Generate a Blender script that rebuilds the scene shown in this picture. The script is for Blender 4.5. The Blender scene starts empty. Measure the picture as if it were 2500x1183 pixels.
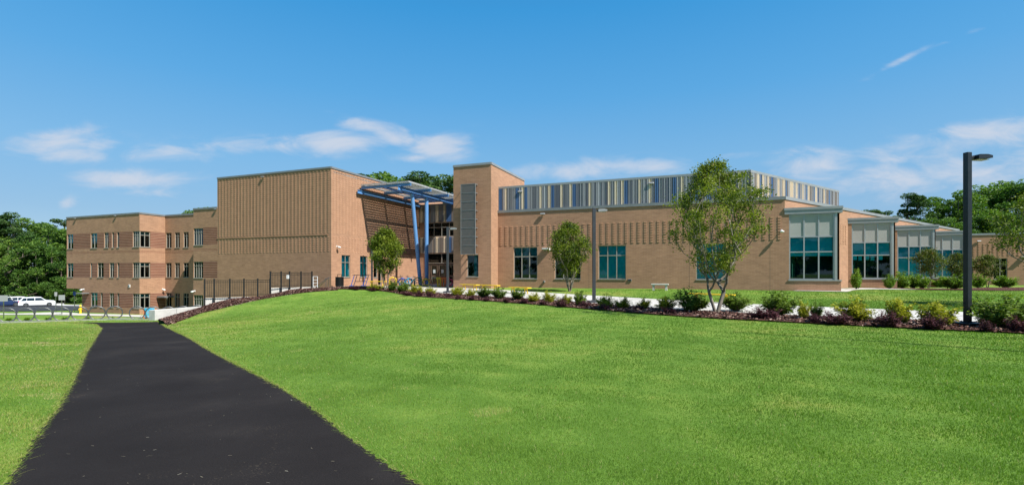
import bpy, math, random
import numpy as np
from mathutils import Vector, Matrix, Quaternion
R = math.radians
rnd = random.Random(7)
rng = np.random.default_rng(11)
sc = bpy.context.scene
COL = sc.collection

# ------------------------------------------------------------------ camera, sky, sun
F, CX, HY = 1200.0, 1250.0, 665.0        # focal length and horizon in photograph pixels
cam = bpy.data.cameras.new('camera'); co = bpy.data.objects.new('camera', cam); COL.objects.link(co)
co.location = (0, 0, 0); co.rotation_euler = (R(90), 0, 0)
cam.sensor_width = 36; cam.lens = 36 * F / 2500; cam.shift_y = (HY - 591.5) / 2500
cam.clip_start = .05; cam.clip_end = 3000
sc.camera = co
sc.view_settings.view_transform = 'Standard'; sc.view_settings.look = 'None'
sc.view_settings.gamma = 1; sc.view_settings.use_curve_mapping = False
sc.view_settings.exposure = 0.84
SUN = Vector((.788, -.615, 0)); ELEV = R(49)
SUN = Vector((SUN.x * math.cos(ELEV), SUN.y * math.cos(ELEV), math.sin(ELEV))).normalized()
sl = bpy.data.lights.new('sun', 'SUN'); sl.energy = 4.5; sl.angle = R(.5); sl.color = (1, .985, .935)
so = bpy.data.objects.new('sun', sl); COL.objects.link(so)
so.rotation_euler = SUN.to_track_quat('Z', 'Y').to_euler()

W = bpy.data.worlds.new('World'); sc.world = W; W.use_nodes = True
nt = W.node_tree; nt.nodes.clear()
def N(t, **kw):
    n = nt.nodes.new(t)
    for k, v in kw.items(): setattr(n, k, v)
    return n
def M_(op, a, b=None, c=None):
    n = N('ShaderNodeMath', operation=op)
    for i, v in enumerate((a, b, c)):
        if v is None: continue
        if isinstance(v, (int, float)): n.inputs[i].default_value = v
        else: nt.links.new(v, n.inputs[i])
    return n.outputs[0]
sky = N('ShaderNodeTexSky', sky_type='NISHITA', sun_disc=False)
sky.sun_elevation = ELEV; sky.sun_rotation = math.atan2(SUN.x, SUN.y)
sky.air_density = 1.0; sky.dust_density = .35; sky.ozone_density = 2.2
hs = N('ShaderNodeHueSaturation'); hs.inputs['Saturation'].default_value = 1.22; hs.inputs['Value'].default_value = 1.0
hs.inputs['Hue'].default_value = .492
nt.links.new(sky.outputs[0], hs.inputs['Color'])
zen = N('ShaderNodeValToRGB'); cr = zen.color_ramp
while len(cr.elements) < 7: cr.elements.new(.5)
for e, (p_, c_) in zip(cr.elements, [(0, (.38,.54,.71)), (.10, (.25,.44,.67)), (.2, (.20,.45,.735)), (.33, (.10,.385,.745)), (.47, (.04,.315,.70)), (.65, (.03,.17,.46)), (1, (.03,.10,.30))]):
    e.position = p_; e.color = (*[v/1.0 for v in c_], 1)
tc = N('ShaderNodeTexCoord'); sx = N('ShaderNodeSeparateXYZ'); nt.links.new(tc.outputs['Generated'], sx.inputs[0])
nt.links.new(M_('MAXIMUM', sx.outputs[2], 0), zen.inputs[0])
zs = N('ShaderNodeVectorMath', operation='SCALE'); nt.links.new(zen.outputs[0], zs.inputs[0]); zs.inputs['Scale'].default_value = 6.5
skm = N('ShaderNodeMix', data_type='RGBA'); skm.inputs[0].default_value = .85; nt.links.new(hs.outputs[0], skm.inputs[6]); nt.links.new(zs.outputs[0], skm.inputs[7])
yy = M_('MAXIMUM', sx.outputs[1], .02)
U = M_('DIVIDE', sx.outputs[0], yy); V = M_('DIVIDE', sx.outputs[2], yy)
cl = [(150,355,115,42,0,1),(235,358,55,34,0,.9),(60,378,70,16,0,.5),(400,376,115,20,0,.9),(640,358,190,24,0,.8),(820,352,110,30,0,1),
      (900,308,90,18,8,.8),(965,335,80,22,20,.8),(1070,360,75,36,0,1),(1000,385,60,14,0,.8),(340,438,140,26,0,.9),(370,470,80,16,0,.6),(165,495,26,18,-35,.6),
      (1430,412,160,26,-4,.95),(1600,405,70,22,0,.8),(1780,378,70,12,0,.5),(1990,408,95,40,0,1),(2170,445,130,44,0,1),(2350,345,220,42,-10,.8),
      (2400,420,200,60,0,.75),(2480,320,120,36,-12,.8),(2210,142,90,9,-27,.55),(2330,95,90,8,-20,.35),(1930,450,120,30,0,.5)]
mask = None
for (px, py, a, b, rot, st) in cl:
    du = M_('SUBTRACT', U, (px - CX) / F); dv = M_('SUBTRACT', V, (HY - py) / F)
    c_, s_ = math.cos(R(-rot)), math.sin(R(-rot))
    if rot:
        p = M_('ADD', M_('MULTIPLY', du, c_), M_('MULTIPLY', dv, s_)); q = M_('SUBTRACT', M_('MULTIPLY', dv, c_), M_('MULTIPLY', du, s_))
    else: p, q = du, dv
    p = M_('DIVIDE', p, a * 1.15 / F); q = M_('DIVIDE', q, b * 1.05 / F)
    d = M_('ADD', M_('MULTIPLY', p, p), M_('MULTIPLY', q, q))
    g = M_('MULTIPLY', M_('EXPONENT', M_('MULTIPLY', d, -1.1)), st)
    mask = g if mask is None else M_('MAXIMUM', mask, g)
cv = N('ShaderNodeCombineXYZ'); nt.links.new(M_('MULTIPLY', U, 5.0), cv.inputs[0]); nt.links.new(M_('MULTIPLY', V, 15.0), cv.inputs[1])
nz = N('ShaderNodeTexNoise'); nz.inputs['Scale'].default_value = 1.5; nz.inputs['Detail'].default_value = 9; nz.inputs['Roughness'].default_value = .6
nz.inputs['Distortion'].default_value = .5
nt.links.new(cv.outputs[0], nz.inputs['Vector'])
den = M_('ADD', mask, M_('MULTIPLY', M_('SUBTRACT', nz.outputs[0], .52), 2.3))
mr = N('ShaderNodeMapRange', interpolation_type='SMOOTHSTEP'); nt.links.new(den, mr.inputs[0])
mr.inputs[1].default_value = .06; mr.inputs[2].default_value = 1.15; mr.inputs[3].default_value = 0; mr.inputs[4].default_value = .85
gate = M_('MULTIPLY', mr.outputs[0], M_('MINIMUM', M_('MULTIPLY', mask, 3), 1))
mx = N('ShaderNodeMix', data_type='RGBA'); nt.links.new(gate, mx.inputs[0]); nt.links.new(skm.outputs[2], mx.inputs[6])
mx.inputs[7].default_value = (4.0, 4.3, 4.9, 1)
bg = N('ShaderNodeBackground'); bg.inputs[1].default_value = .09; nt.links.new(mx.outputs[2], bg.inputs[0])
wo = N('ShaderNodeOutputWorld'); nt.links.new(bg.outputs[0], wo.inputs[0])

# ------------------------------------------------------------------ helpers
def tag(o, label=None, cat=None, group=None, kind=None):
    if label: o['label'] = label
    if cat: o['category'] = cat
    if group: o['group'] = group
    if kind: o['kind'] = kind
    return o
def thing(name, label, cat, loc=(0, 0, 0), rz=0, group=None):
    o = bpy.data.objects.new(name, None); COL.objects.link(o); o.empty_display_size = .3
    o.location = loc; o.rotation_euler = (0, 0, rz)
    return tag(o, label, cat, group)
def dup(root, loc, rz, label=None, scale=None):
    def cp(o, par):
        c = o.copy(); COL.objects.link(c); c.parent = par
        for ch in list(o.children): cp(ch, c)
        return c
    r = cp(root, None); r.location = loc; r.rotation_euler = (0, 0, rz)
    if scale is not None: r.scale = scale
    if label: r['label'] = label
    return r
class MB:
    def __init__(s): s.v = []; s.f = []; s.m = []
    def quad(s, a, b, c, d, m=0):
        n = len(s.v); s.v += [tuple(a), tuple(b), tuple(c), tuple(d)]; s.f.append((n, n+1, n+2, n+3)); s.m.append(m)
    def poly(s, pts, m=0):
        n = len(s.v); s.v += [tuple(p) for p in pts]; s.f.append(tuple(range(n, n+len(pts)))); s.m.append(m)
    def box(s, x0, x1, y0, y1, z0, z1, m=0, M=None, skip=''):
        P = [(x, y, z) for z in (z0, z1) for (x, y) in ((x0,y0),(x1,y0),(x1,y1),(x0,y1))]
        if M is not None: P = [tuple(M @ Vector(p)) for p in P]
        n = len(s.v); s.v += P
        for k, q in (('b',(3,2,1,0)),('t',(4,5,6,7)),('f',(0,1,5,4)),('r',(1,2,6,5)),('k',(2,3,7,6)),('l',(3,0,4,7))):
            if k in skip: continue
            s.f.append(tuple(n+i for i in q)); s.m.append(m)
    def tube(s, pts, rad, seg=8, m=0, caps=True):
        pts = [Vector(p) for p in pts]; k = len(pts)
        if not hasattr(rad, '__len__'): rad = [rad]*k
        n0 = len(s.v); ref = None
        for i, p in enumerate(pts):
            d = (pts[min(i+1, k-1)] - pts[max(i-1, 0)]).normalized()
            if ref is None: ref = d.orthogonal().normalized()
            ref = (ref - d*ref.dot(d)); ref = ref.normalized() if ref.length > 1e-5 else d.orthogonal().normalized()
            b = d.cross(ref)
            for j in range(seg):
                a = 2*math.pi*j/seg; s.v.append(tuple(p + (ref*math.cos(a) + b*math.sin(a))*rad[i]))
        for i in range(k-1):
            for j in range(seg):
                a = n0+i*seg+j; b_ = n0+i*seg+(j+1) % seg
                s.f.append((a, b_, b_+seg, a+seg)); s.m.append(m)
        if caps:
            s.f.append(tuple(n0+j for j in reversed(range(seg)))); s.m.append(m)
            s.f.append(tuple(n0+(k-1)*seg+j for j in range(seg))); s.m.append(m)
    def ring(s, c, u, w, rad, tr, seg=36, ts=8, m=0):
        c, u, w = Vector(c), Vector(u).normalized(), Vector(w).normalized(); nrm = u.cross(w); n0 = len(s.v)
        for i in range(seg):
            a = 2*math.pi*i/seg; e = u*math.cos(a)+w*math.sin(a)
            for j in range(ts):
                b = 2*math.pi*j/ts; s.v.append(tuple(c+e*(rad+tr*math.cos(b))+nrm*tr*math.sin(b)))
        for i in range(seg):
            for j in range(ts):
                s.f.append((n0+i*ts+j, n0+((i+1) % seg)*ts+j, n0+((i+1) % seg)*ts+(j+1) % ts, n0+i*ts+(j+1) % ts)); s.m.append(m)
    def build(s, name, mats, parent=None, smooth=False, bevel=0, loc=None):
        me = bpy.data.meshes.new(name); me.from_pydata(s.v, [], s.f)
        for m in (mats if isinstance(mats, (list, tuple)) else [mats]): me.materials.append(m)
        me.polygons.foreach_set('material_index', s.m)
        if smooth: me.polygons.foreach_set('use_smooth', [True]*len(s.f))
        me.update()
        uv = me.uv_layers.new(name='UVMap')
        nv = len(me.loops); arr = np.zeros((nv, 2), np.float32)
        vs = s.v
        for p in me.polygons:
            n = p.normal
            if abs(n.z) > .8:
                for li in p.loop_indices:
                    q = vs[me.loops[li].vertex_index]; arr[li] = (q[0], q[1])
            else:
                h = math.hypot(n.x, n.y) or 1; tx, ty = -n.y/h, n.x/h
                for li in p.loop_indices:
                    q = vs[me.loops[li].vertex_index]; arr[li] = (q[0]*tx+q[1]*ty, q[2])
        uv.data.foreach_set('uv', arr.ravel())
        o = bpy.data.objects.new(name, me); COL.objects.link(o); o.parent = parent
        if loc is not None: o.location = loc
        if bevel:
            b = o.modifiers.new('bevel', 'BEVEL'); b.width = bevel; b.segments = 2; b.limit_method = 'ANGLE'
        return o
def npmesh(name, verts, faces, mat, tone=None, parent=None, loc=None):
    me = bpy.data.meshes.new(name); nf, k = faces.shape
    me.vertices.add(len(verts)); me.vertices.foreach_set('co', verts.astype(np.float32).ravel())
    me.loops.add(nf*k); me.loops.foreach_set('vertex_index', faces.astype(np.int32).ravel())
    me.polygons.add(nf); me.polygons.foreach_set('loop_start', np.arange(0, nf*k, k, dtype=np.int32))
    me.polygons.foreach_set('loop_total', np.full(nf, k, np.int32))
    me.materials.append(mat)
    if tone is not None:
        at = me.attributes.new('tone', 'FLOAT', 'FACE'); at.data.foreach_set('value', tone.astype(np.float32))
    me.update(calc_edges=True); me.validate()
    o = bpy.data.objects.new(name, me); COL.objects.link(o); o.parent = parent
    if loc is not None: o.location = loc
    return o

# ------------------------------------------------------------------ materials
def mat(name, col=(.5,.5,.5), rough=.6, metal=0, spec=.5):
    m = bpy.data.materials.new(name); m.use_nodes = True; b = m.node_tree.nodes['Principled BSDF']
    b.inputs['Base Color'].default_value = (*col, 1); b.inputs['Roughness'].default_value = rough
    b.inputs['Metallic'].default_value = metal; b.inputs['Specular IOR Level'].default_value = spec
    return m
class NT:
    def __init__(s, m): s.t = m.node_tree; s.b = s.t.nodes['Principled BSDF']
    def n(s, t, ins=None, **kw):
        x = s.t.nodes.new(t)
        for k, v in kw.items(): setattr(x, k, v)
        for k, v in (ins or {}).items():
            if hasattr(v, 'node'): s.t.links.new(v, x.inputs[k])
            else: x.inputs[k].default_value = v
        return x
    def l(s, a, b): s.t.links.new(a, b)
    def ramp(s, fac, stops):
        r = s.n('ShaderNodeValToRGB', {0: fac}); cr = r.color_ramp
        while len(cr.elements) < len(stops): cr.elements.new(.5)
        for e, (p, c) in zip(cr.elements, stops): e.position = p; e.color = (*c, 1)
        return r.outputs[0]
    def noise(s, vec, scale, detail=4, rough=.55, w=None):
        return s.n('ShaderNodeTexNoise', {'Vector': vec, 'Scale': scale, 'Detail': detail, 'Roughness': rough}).outputs[0]
    def mix(s, f, a, b, mode='MIX'):
        return s.n('ShaderNodeMix', {0: f, 6: a, 7: b}, data_type='RGBA', blend_type=mode).outputs[2]
    def bump(s, h, strength, dist):
        x = s.n('ShaderNodeBump', {'Height': h, 'Strength': strength, 'Distance': dist}); s.l(x.outputs[0], s.b.inputs['Normal'])
def varied(name, c1, c2, scale=3, rough=.7, metal=0, bump=0, bd=.01, spec=.4, detail=5):
    m = mat(name, c1, rough, metal, spec); t = NT(m); tcn = t.n('ShaderNodeTexCoord').outputs['Object']
    f = t.noise(tcn, scale, detail)
    t.l(t.ramp(f, [(.3, c1), (.7, c2)]), t.b.inputs['Base Color'])
    if bump: t.bump(t.noise(tcn, scale*8, 4), bump, bd)
    return m
def brick(name, c1, c2, mortar, bw=.4, bh=.1, ms=.012, stain=.12):
    m = mat(name, c1, .88, 0, .25); t = NT(m); uv = t.n('ShaderNodeTexCoord').outputs['UV']
    b = t.n('ShaderNodeTexBrick', {'Vector': uv, 'Color1': (*c1, 1), 'Color2': (*c2, 1), 'Mortar': (*mortar, 1), 'Scale': 1.0,
                                   'Mortar Size': ms, 'Mortar Smooth': .2, 'Bias': 0.0, 'Brick Width': bw, 'Row Height': bh})
    f = t.noise(uv, 1.1, 5, .6)
    g = t.ramp(f, [(.3, (1-stain,)*3), (.7, (1+stain*.5,)*3)])
    c = t.mix(1.0, b.outputs[0], g, 'MULTIPLY')
    mp = t.n('ShaderNodeMapping', {'Vector': uv, 'Scale': (2.6, 10.1, 1)})
    f2 = t.n('ShaderNodeTexWhiteNoise', {'Vector': t.n('ShaderNodeVectorMath', {0: mp.outputs[0]}, operation='FLOOR').outputs[0]}, noise_dimensions='2D').outputs[0]
    c = t.mix(1.0, c, t.ramp(f2, [(0, (.92, .92, .92)), (1, (1.05, 1.05, 1.04))]), 'MULTIPLY')
    t.l(c, t.b.inputs['Base Color']); t.bump(b.outputs['Fac'], -.5, .01)
    return m
TAN1, TAN2 = (.39, .212, .129), (.33, .178, .107)
m_brick = brick('tan_brick', TAN1, TAN2, (.42, .25, .155))
m_red = brick('red_brick', (.20, .075, .045), (.155, .058, .036), (.36, .22, .15), bw=40, bh=.175, ms=.03, stain=.1)
m_bump = varied('brick_header', (.50, .275, .165), (.43, .235, .14), 6, .85)
m_coping = varied('grey_metal_coping', (.20, .205, .205), (.25, .25, .245), 1.5, .45, .3)
m_cop_light = varied('light_metal_coping', (.27, .28, .28), (.32, .32, .315), 1.5, .45, .3)
m_roof = varied('roof_membrane', (.35, .35, .34), (.42, .42, .4), .6, .8)
m_frame = varied('window_frame_metal', (.33, .30, .25), (.38, .35, .30), 2, .45, .3)
m_framel = varied('bay_frame_metal', (.36, .37, .37), (.42, .42, .42), 2, .42, .4)
m_panel = varied('spandrel_panel', (.36, .345, .32), (.40, .385, .36), .8, .5)
m_sill = varied('cast_sill', (.42, .38, .32), (.48, .44, .38), 3, .7)
m_joint = varied('joint_sealant', (.17, .11, .075), (.2, .13, .09), 3, .9)
m_room = varied('room_painted_shade', (.010, .014, .016), (.028, .034, .036), 1.5, .9)  # near-black base colour stands in for the shade inside the rooms
m_blind = varied('blind_teal', (.50, .55, .60), (.55, .60, .64), 1, .8)
m_blindb = varied('blind_bright', (.62, .72, .72), (.68, .78, .78), 1, .8)
m_white = varied('white_paint', (.72, .72, .70), (.78, .78, .76), 5, .5)
m_concrete = varied('pale_concrete', (.50, .48, .44), (.60, .575, .53), 1.2, .85, bump=.25, bd=.01)
m_concwall = varied('cast_concrete', (.44, .42, .38), (.56, .535, .49), 2.2, .88, bump=.4, bd=.01)
m_blacki = mat('black_iron', (.012, .011, .010), .45, .2)
m_steel = varied('galvanised_steel', (.34, .34, .34), (.48, .48, .47), 8, .24, .95)
m_hoop = varied('brushed_hoop_steel', (.085, .085, .085), (.15, .15, .147), 8, .38, .55)
m_pole = varied('dark_bronze_pole', (.016, .019, .024), (.022, .026, .032), 4, .38, .3, spec=.6)
m_pole2 = varied('grey_bronze_pole', (.055, .058, .065), (.07, .073, .08), 4, .38, .4)
m_blue = varied('blue_painted_steel', (.10, .24, .48), (.12, .27, .52), 1, .4, spec=.5)
m_blued = varied('dark_blue_steel', (.05, .105, .26), (.06, .12, .29), 1, .45)
m_yellow = varied('yellow_paint', (.72, .47, .015), (.80, .54, .02), 4, .42)
m_orange = varied('orange_paint', (.72, .13, .015), (.78, .16, .02), 4, .42)
m_green = varied('green_paint', (.02, .20, .08), (.03, .24, .10), 4, .42)
m_cobalt = varied('cobalt_paint', (.02, .07, .32), (.03, .09, .38), 4, .42)
m_cyan = varied('turquoise_plastic', (.02, .42, .62), (.03, .48, .68), 4, .45)
m_pink = varied('red_pink_paint', (.55, .03, .08), (.6, .04, .1), 4, .42)
m_louvre = varied('louvre_metal', (.42, .41, .39), (.48, .47, .45), 2, .5, .3)
m_rubber = mat('tyre_rubber', (.015, .015, .016), .8)
m_s_grey = varied('panel_mid_grey', (.24, .24, .25), (.26, .26, .27), .5, .45, .2)
m_s_dgrey = varied('panel_dark_grey', (.155, .16, .185), (.17, .175, .20), .5, .45, .2)
m_s_lgrey = varied('panel_light_grey', (.42, .41, .41), (.45, .44, .44), .5, .45, .2)
m_s_cream = varied('panel_cream', (.62, .51, .37), (.67, .55, .40), .5, .5)
m_s_blue = varied('panel_blue', (.07, .14, .28), (.085, .16, .31), .5, .45)
m_s_taupe = varied('panel_taupe', (.25, .205, .17), (.28, .23, .19), .5, .5)
STR = [m_s_grey, m_s_dgrey, m_s_lgrey, m_s_cream, m_s_blue, m_s_taupe]
def leafmat(name, stops, trans=.3, rough=.55):
    m = mat(name, stops[0][1], rough, 0, .18); t = NT(m)
    a = t.n('ShaderNodeAttribute', attribute_name='tone').outputs['Fac']
    oi = t.n('ShaderNodeObjectInfo').outputs['Random']
    f = t.n('ShaderNodeMath', {0: a, 1: t.n('ShaderNodeMath', {0: oi, 1: .22, 2: -.11}, operation='MULTIPLY_ADD').outputs[0]}, operation='ADD').outputs[0]
    c = t.ramp(f, stops); t.l(c, t.b.inputs['Base Color'])
    tr = t.n('ShaderNodeBsdfTranslucent'); t.l(t.mix(1.0, c, (1.3, 1.5, .5, 1), 'MULTIPLY'), tr.inputs[0])
    ms = t.n('ShaderNodeMixShader', {0: trans}); t.l(t.b.outputs[0], ms.inputs[1]); t.l(tr.outputs[0], ms.inputs[2])
    t.l(ms.outputs[0], t.t.nodes['Material Output'].inputs[0])
    return m
m_lf_wood = leafmat('woodland_leaf', [(0, (.022, .06, .014)), (.5, (.085, .165, .028)), (1, (.23, .33, .055))])
m_lf_pine = leafmat('pine_needle', [(0, (.014, .04, .014)), (.5, (.06, .12, .03)), (1, (.15, .21, .055))], .2)
m_lf_crape = leafmat('crape_leaf', [(0, (.025, .05, .008)), (.5, (.12, .16, .014)), (.85, (.25, .29, .03)), (1, (.24, .17, .04))])
m_lf_dusk = leafmat('dusky_leaf', [(0, (.035, .05, .015)), (.5, (.09, .12, .025)), (.8, (.15, .16, .04)), (1, (.18, .07, .04))])
m_lf_green = leafmat('shrub_green', [(0, (.04, .07, .012)), (.5, (.115, .175, .022)), (1, (.24, .31, .06))])
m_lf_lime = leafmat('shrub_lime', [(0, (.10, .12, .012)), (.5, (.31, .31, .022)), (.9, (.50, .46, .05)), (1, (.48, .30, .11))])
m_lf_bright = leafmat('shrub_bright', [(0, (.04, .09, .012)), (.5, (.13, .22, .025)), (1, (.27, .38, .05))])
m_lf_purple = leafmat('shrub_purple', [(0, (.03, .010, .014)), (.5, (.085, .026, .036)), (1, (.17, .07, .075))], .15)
m_bark = varied('pale_bark', (.10, .08, .06), (.27, .23, .18), 6, .85)
m_bark2 = varied('dark_bark', (.09, .07, .05), (.15, .12, .09), 3, .9)
m_twig = varied('shrub_twig', (.07, .05, .035), (.12, .09, .06), 6, .9)

def glass(name, tint, refl=.5, body=(.0, .03, .035)):
    m = bpy.data.materials.new(name); m.use_nodes = True; t = m.node_tree; t.nodes.clear()
    o = t.nodes.new('ShaderNodeOutputMaterial'); tr = t.nodes.new('ShaderNodeBsdfTransparent'); tr.inputs[0].default_value = (*tint, 1)
    g = t.nodes.new('ShaderNodeBsdfGlossy'); g.inputs['Roughness'].default_value = .02; g.inputs[0].default_value = (.75, .95, 1, 1)
    fr = t.nodes.new('ShaderNodeFresnel'); fr.inputs[0].default_value = 1.52
    mm = t.nodes.new('ShaderNodeMath'); mm.operation = 'MULTIPLY_ADD'; mm.inputs[1].default_value = .9; mm.inputs[2].default_value = .03 * refl
    mx = t.nodes.new('ShaderNodeMixShader'); t.links.new(fr.outputs[0], mm.inputs[0]); t.links.new(mm.outputs[0], mx.inputs[0])
    t.links.new(tr.outputs[0], mx.inputs[1]); t.links.new(g.outputs[0], mx.inputs[2]); t.links.new(mx.outputs[0], o.inputs[0])
    return m
m_glass = glass('teal_glass', (.10, .70, .78))
m_glassd = glass('dark_teal_glass', (.08, .38, .40))

# lawn, asphalt, mulch, concrete paving
def lawn_mat():
    m = mat('lawn', (.1, .2, .03), .9, 0, .2); t = NT(m); g = t.n('ShaderNodeNewGeometry').outputs['Position']
    a = t.noise(g, .16, 4); b = t.noise(g, 1.3, 6, .65); c = t.noise(g, 14, 6, .7); d = t.noise(g, 90, 3, .6)
    s = t.n('ShaderNodeMath', {0: a, 1: .5}, operation='MULTIPLY').outputs[0]
    s = t.n('ShaderNodeMath', {0: b, 1: .3, 2: s}, operation='MULTIPLY_ADD').outputs[0]
    s = t.n('ShaderNodeMath', {0: c, 1: .2, 2: s}, operation='MULTIPLY_ADD').outputs[0]
    col = t.ramp(s, [(.36, (.08, .155, .014)), (.46, (.108, .205, .024)), (.53, (.165, .26, .038)), (.62, (.27, .28, .06))])
    col = t.mix(1.0, col, t.ramp(d, [(.3, (.6, .6, .6)), (.7, (1.35, 1.35, 1.3))]), 'MULTIPLY')
    t.l(col, t.b.inputs['Base Color']); t.bump(t.n('ShaderNodeMath', {0: c, 1: d}, operation='ADD').outputs[0], .6, .04)
    return m
m_lawn = lawn_mat()
m_blade = leafmat('grass_blade', [(0, (.055, .105, .01)), (.45, (.116, .21, .027)), (.75, (.20, .30, .05)), (.92, (.34, .33, .09)), (1, (.45, .37, .19))], .42)
def asphalt_mat():
    m = mat('asphalt', (.02, .02, .02), .95, 0, .12); t = NT(m); g = t.n('ShaderNodeNewGeometry').outputs['Position']
    a = t.noise(g, .7, 5, .6); b = t.noise(g, 160, 3, .7); c = t.noise(g, 60, 2, .5)
    v = t.n('ShaderNodeTexVoronoi', {'Vector': g, 'Scale': 60.0}).outputs['Distance']
    col = t.ramp(a, [(.3, (.0125, .0103, .0098)), (.55, (.017, .0143, .0135)), (.75, (.026, .022, .020))])
    col = t.mix(1.0, col, t.ramp(b, [(.35, (.7, .7, .7)), (.7, (1.6, 1.6, 1.6))]), 'MULTIPLY')
    n2 = t.noise(g, 1.1, 3, .5)
    sp = t.n('ShaderNodeMath', {0: c, 1: n2}, operation='MULTIPLY').outputs[0]
    col = t.mix(t.ramp(sp, [(.40, (0, 0, 0)), (.48, (1, 1, 1))]), col, (.075, .06, .042, 1))
    t.l(col, t.b.inputs['Base Color']); t.bump(t.n('ShaderNodeMath', {0: b, 1: v}, operation='ADD').outputs[0], .6, .008)
    return m
m_asphalt = asphalt_mat()
def pave_mat():
    m = mat('jointed_concrete', (.5, .48, .44), .85, 0, .2); t = NT(m); g = t.n('ShaderNodeNewGeometry').outputs['Position']
    mp = t.n('ShaderNodeMapping', {'Vector': g, 'Rotation': (0, 0, .95)}).outputs[0]
    b = t.n('ShaderNodeTexBrick', {'Vector': mp, 'Color1': (.50, .475, .43, 1), 'Color2': (.57, .545, .50, 1), 'Mortar': (.16, .15, .13, 1), 'Scale': 1.0, 'Mortar Size': .018, 'Mortar Smooth': .3, 'Brick Width': 1.6, 'Row Height': 1.6}, offset=0.0).outputs[0]
    c = t.mix(1.0, b, t.ramp(t.noise(g, 1.6, 6, .65), [(.3, (.80, .79, .77)), (.7, (1.06, 1.06, 1.05))]), 'MULTIPLY')
    t.l(c, t.b.inputs['Base Color']); t.bump(t.noise(g, 30, 4), .25, .01); return m
m_pave = pave_mat()
m_tarmac = varied('car_park_asphalt', (.028, .028, .032), (.042, .042, .046), .4, .85)
def mulch_mat():
    m = mat('mulch', (.09, .04, .03), .95, 0, .15); t = NT(m); g = t.n('ShaderNodeNewGeometry').outputs['Position']
    v = t.n('ShaderNodeTexVoronoi', {'Vector': t.n('ShaderNodeMapping', {'Vector': g, 'Scale': (1, 1.0, 1)}).outputs[0], 'Scale': 17.0, 'Randomness': 1.0})
    rc = t.n('ShaderNodeSeparateColor', {0: v.outputs['Color']}).outputs[0]
    col = t.ramp(rc, [(0, (.022, .010, .008)), (.45, (.075, .030, .022)), (.8, (.145, .066, .048)), (1, (.26, .15, .11))])
    t.l(col, t.b.inputs['Base Color']); t.bump(t.n('ShaderNodeMath', {0: rc, 1: v.outputs['Distance']}, operation='ADD').outputs[0], 1.0, .06)
    return m
m_mulch = mulch_mat()
m_chip = leafmat('mulch_chip', [(0, (.02, .010, .008)), (.5, (.08, .034, .026)), (.85, (.16, .08, .06)), (1, (.32, .22, .17))], 0)

# ------------------------------------------------------------------ terrain
CP = [(-2.3,3.8,-1.62),(-4.7,6.95,-1.7),(-8.4,11.4,-1.92),(-12.9,17.1,-2.2),(-18.5,24,-2.66),(-24,31,-3.2),
 (-9,8.5,-1.8),(-16,14,-2.05),(-26,24,-2.75),(-34,31.4,-3.24),(-31.1,32.7,-3.27),(-27.4,34.3,-3.27),(-23,36.8,-3.35),(-40,28.5,-3.2),
 (0,0,-1.6),(5,3,-1.6),(-6,0,-1.6),(12,5,-1.6),(3,8,-1.6),(0,14,-1.62),(20,10,-1.56),(-2,22,-1.66),(-5.6,32,-1.6),(3.3,21.8,-1.6),(8.3,15.8,-1.58),
 (12.8,12.3,-1.56),(14.5,14,-1.54),(-8,26,-1.8),(-14,31,-2.2),(-21,31,-3.15),(-21.2,33,-2.83),(-20.4,35.5,-2.45),(-19.5,36.5,-2.17),(-17.6,38.5,-1.73),(-16.3,40,-1.5),
 (-15.4,41,-1.4),(-10.2,39,-1.51),(-16,43,-1.33),(-7,47,-1.38),(-9,55,-1.29),(-2,41,-1.35),(7.5,38.5,-1.32),(13,36,-1.31),(20,33,-1.3),(24,32.5,-1.32),
 (4.9,32,-1.5),(12.1,24,-1.5),(18,19,-1.53),(22,27,-1.42),(28,41,-1.3),(37,46,-1.38),(46,52,-1.48),(58,60,-1.57),(68,60,-1.6),(27,20,-1.54),(33,30,-1.45),(45,30,-1.5),
 (-23,40.5,-3.2),(-27,45.5,-4.1),(-33,48,-4.4),(-41,50,-4.42),(-47,52.3,-4.45),(-52,57,-4.6),(-38,42,-3.95),(-46,40,-4.0),(-19,44,-2.4),
 (-60,62,-5.1),(-70,75,-5.6),(-87,90,-6.15),(-100,85,-6.2),(-115,115,-6.3),(-60,92,-6.1),(-80,60,-5.0),(-200,200,-6),(-200,0,-3.5),(0,-60,-1.6),
 (100,-50,-1.6),(120,80,-1.6),(0,120,-2.5),(200,200,-1.6),(-50,140,-6),(-400,400,-6),(400,400,-1.6),(-400,-200,-3),(400,-200,-1.6),(0,400,-3)]
CPa = np.array(CP)
def _phi(r2): return np.where(r2 < 1e-9, 0, .5*r2*np.log(np.maximum(r2, 1e-9)))
def _tps():
    P = CPa[:, :2]; n = len(P); K = _phi(((P[:, None]-P[None])**2).sum(-1)) + np.eye(n)*.6
    A = np.zeros((n+3, n+3)); A[:n, :n] = K; A[:n, n] = 1; A[:n, n+1:] = P; A[n, :n] = 1; A[n+1:, :n] = P.T
    return np.linalg.solve(A, np.concatenate([CPa[:, 2], np.zeros(3)]))
_w = _tps()
def Hn(x, y):
    x = np.asarray(x, float); y = np.asarray(y, float); sh = x.shape; x = x.ravel(); y = y.ravel(); out = np.empty(len(x)); n = len(CPa)
    for i in range(0, len(x), 20000):
        X, Y = x[i:i+20000], y[i:i+20000]
        r2 = (X[:, None]-CPa[None, :, 0])**2 + (Y[:, None]-CPa[None, :, 1])**2
        out[i:i+20000] = _phi(r2) @ _w[:n] + _w[n] + _w[n+1]*X + _w[n+2]*Y
    out = out + .02*np.sin(x*.31+1)*np.sin(y*.27+.5)
    return np.clip(out, -7.5, -1.15).reshape(sh)
def H(x, y): return float(Hn(np.array([x]), np.array([y]))[0])
_Ys = np.geomspace(2.5, 220, 900)
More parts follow.
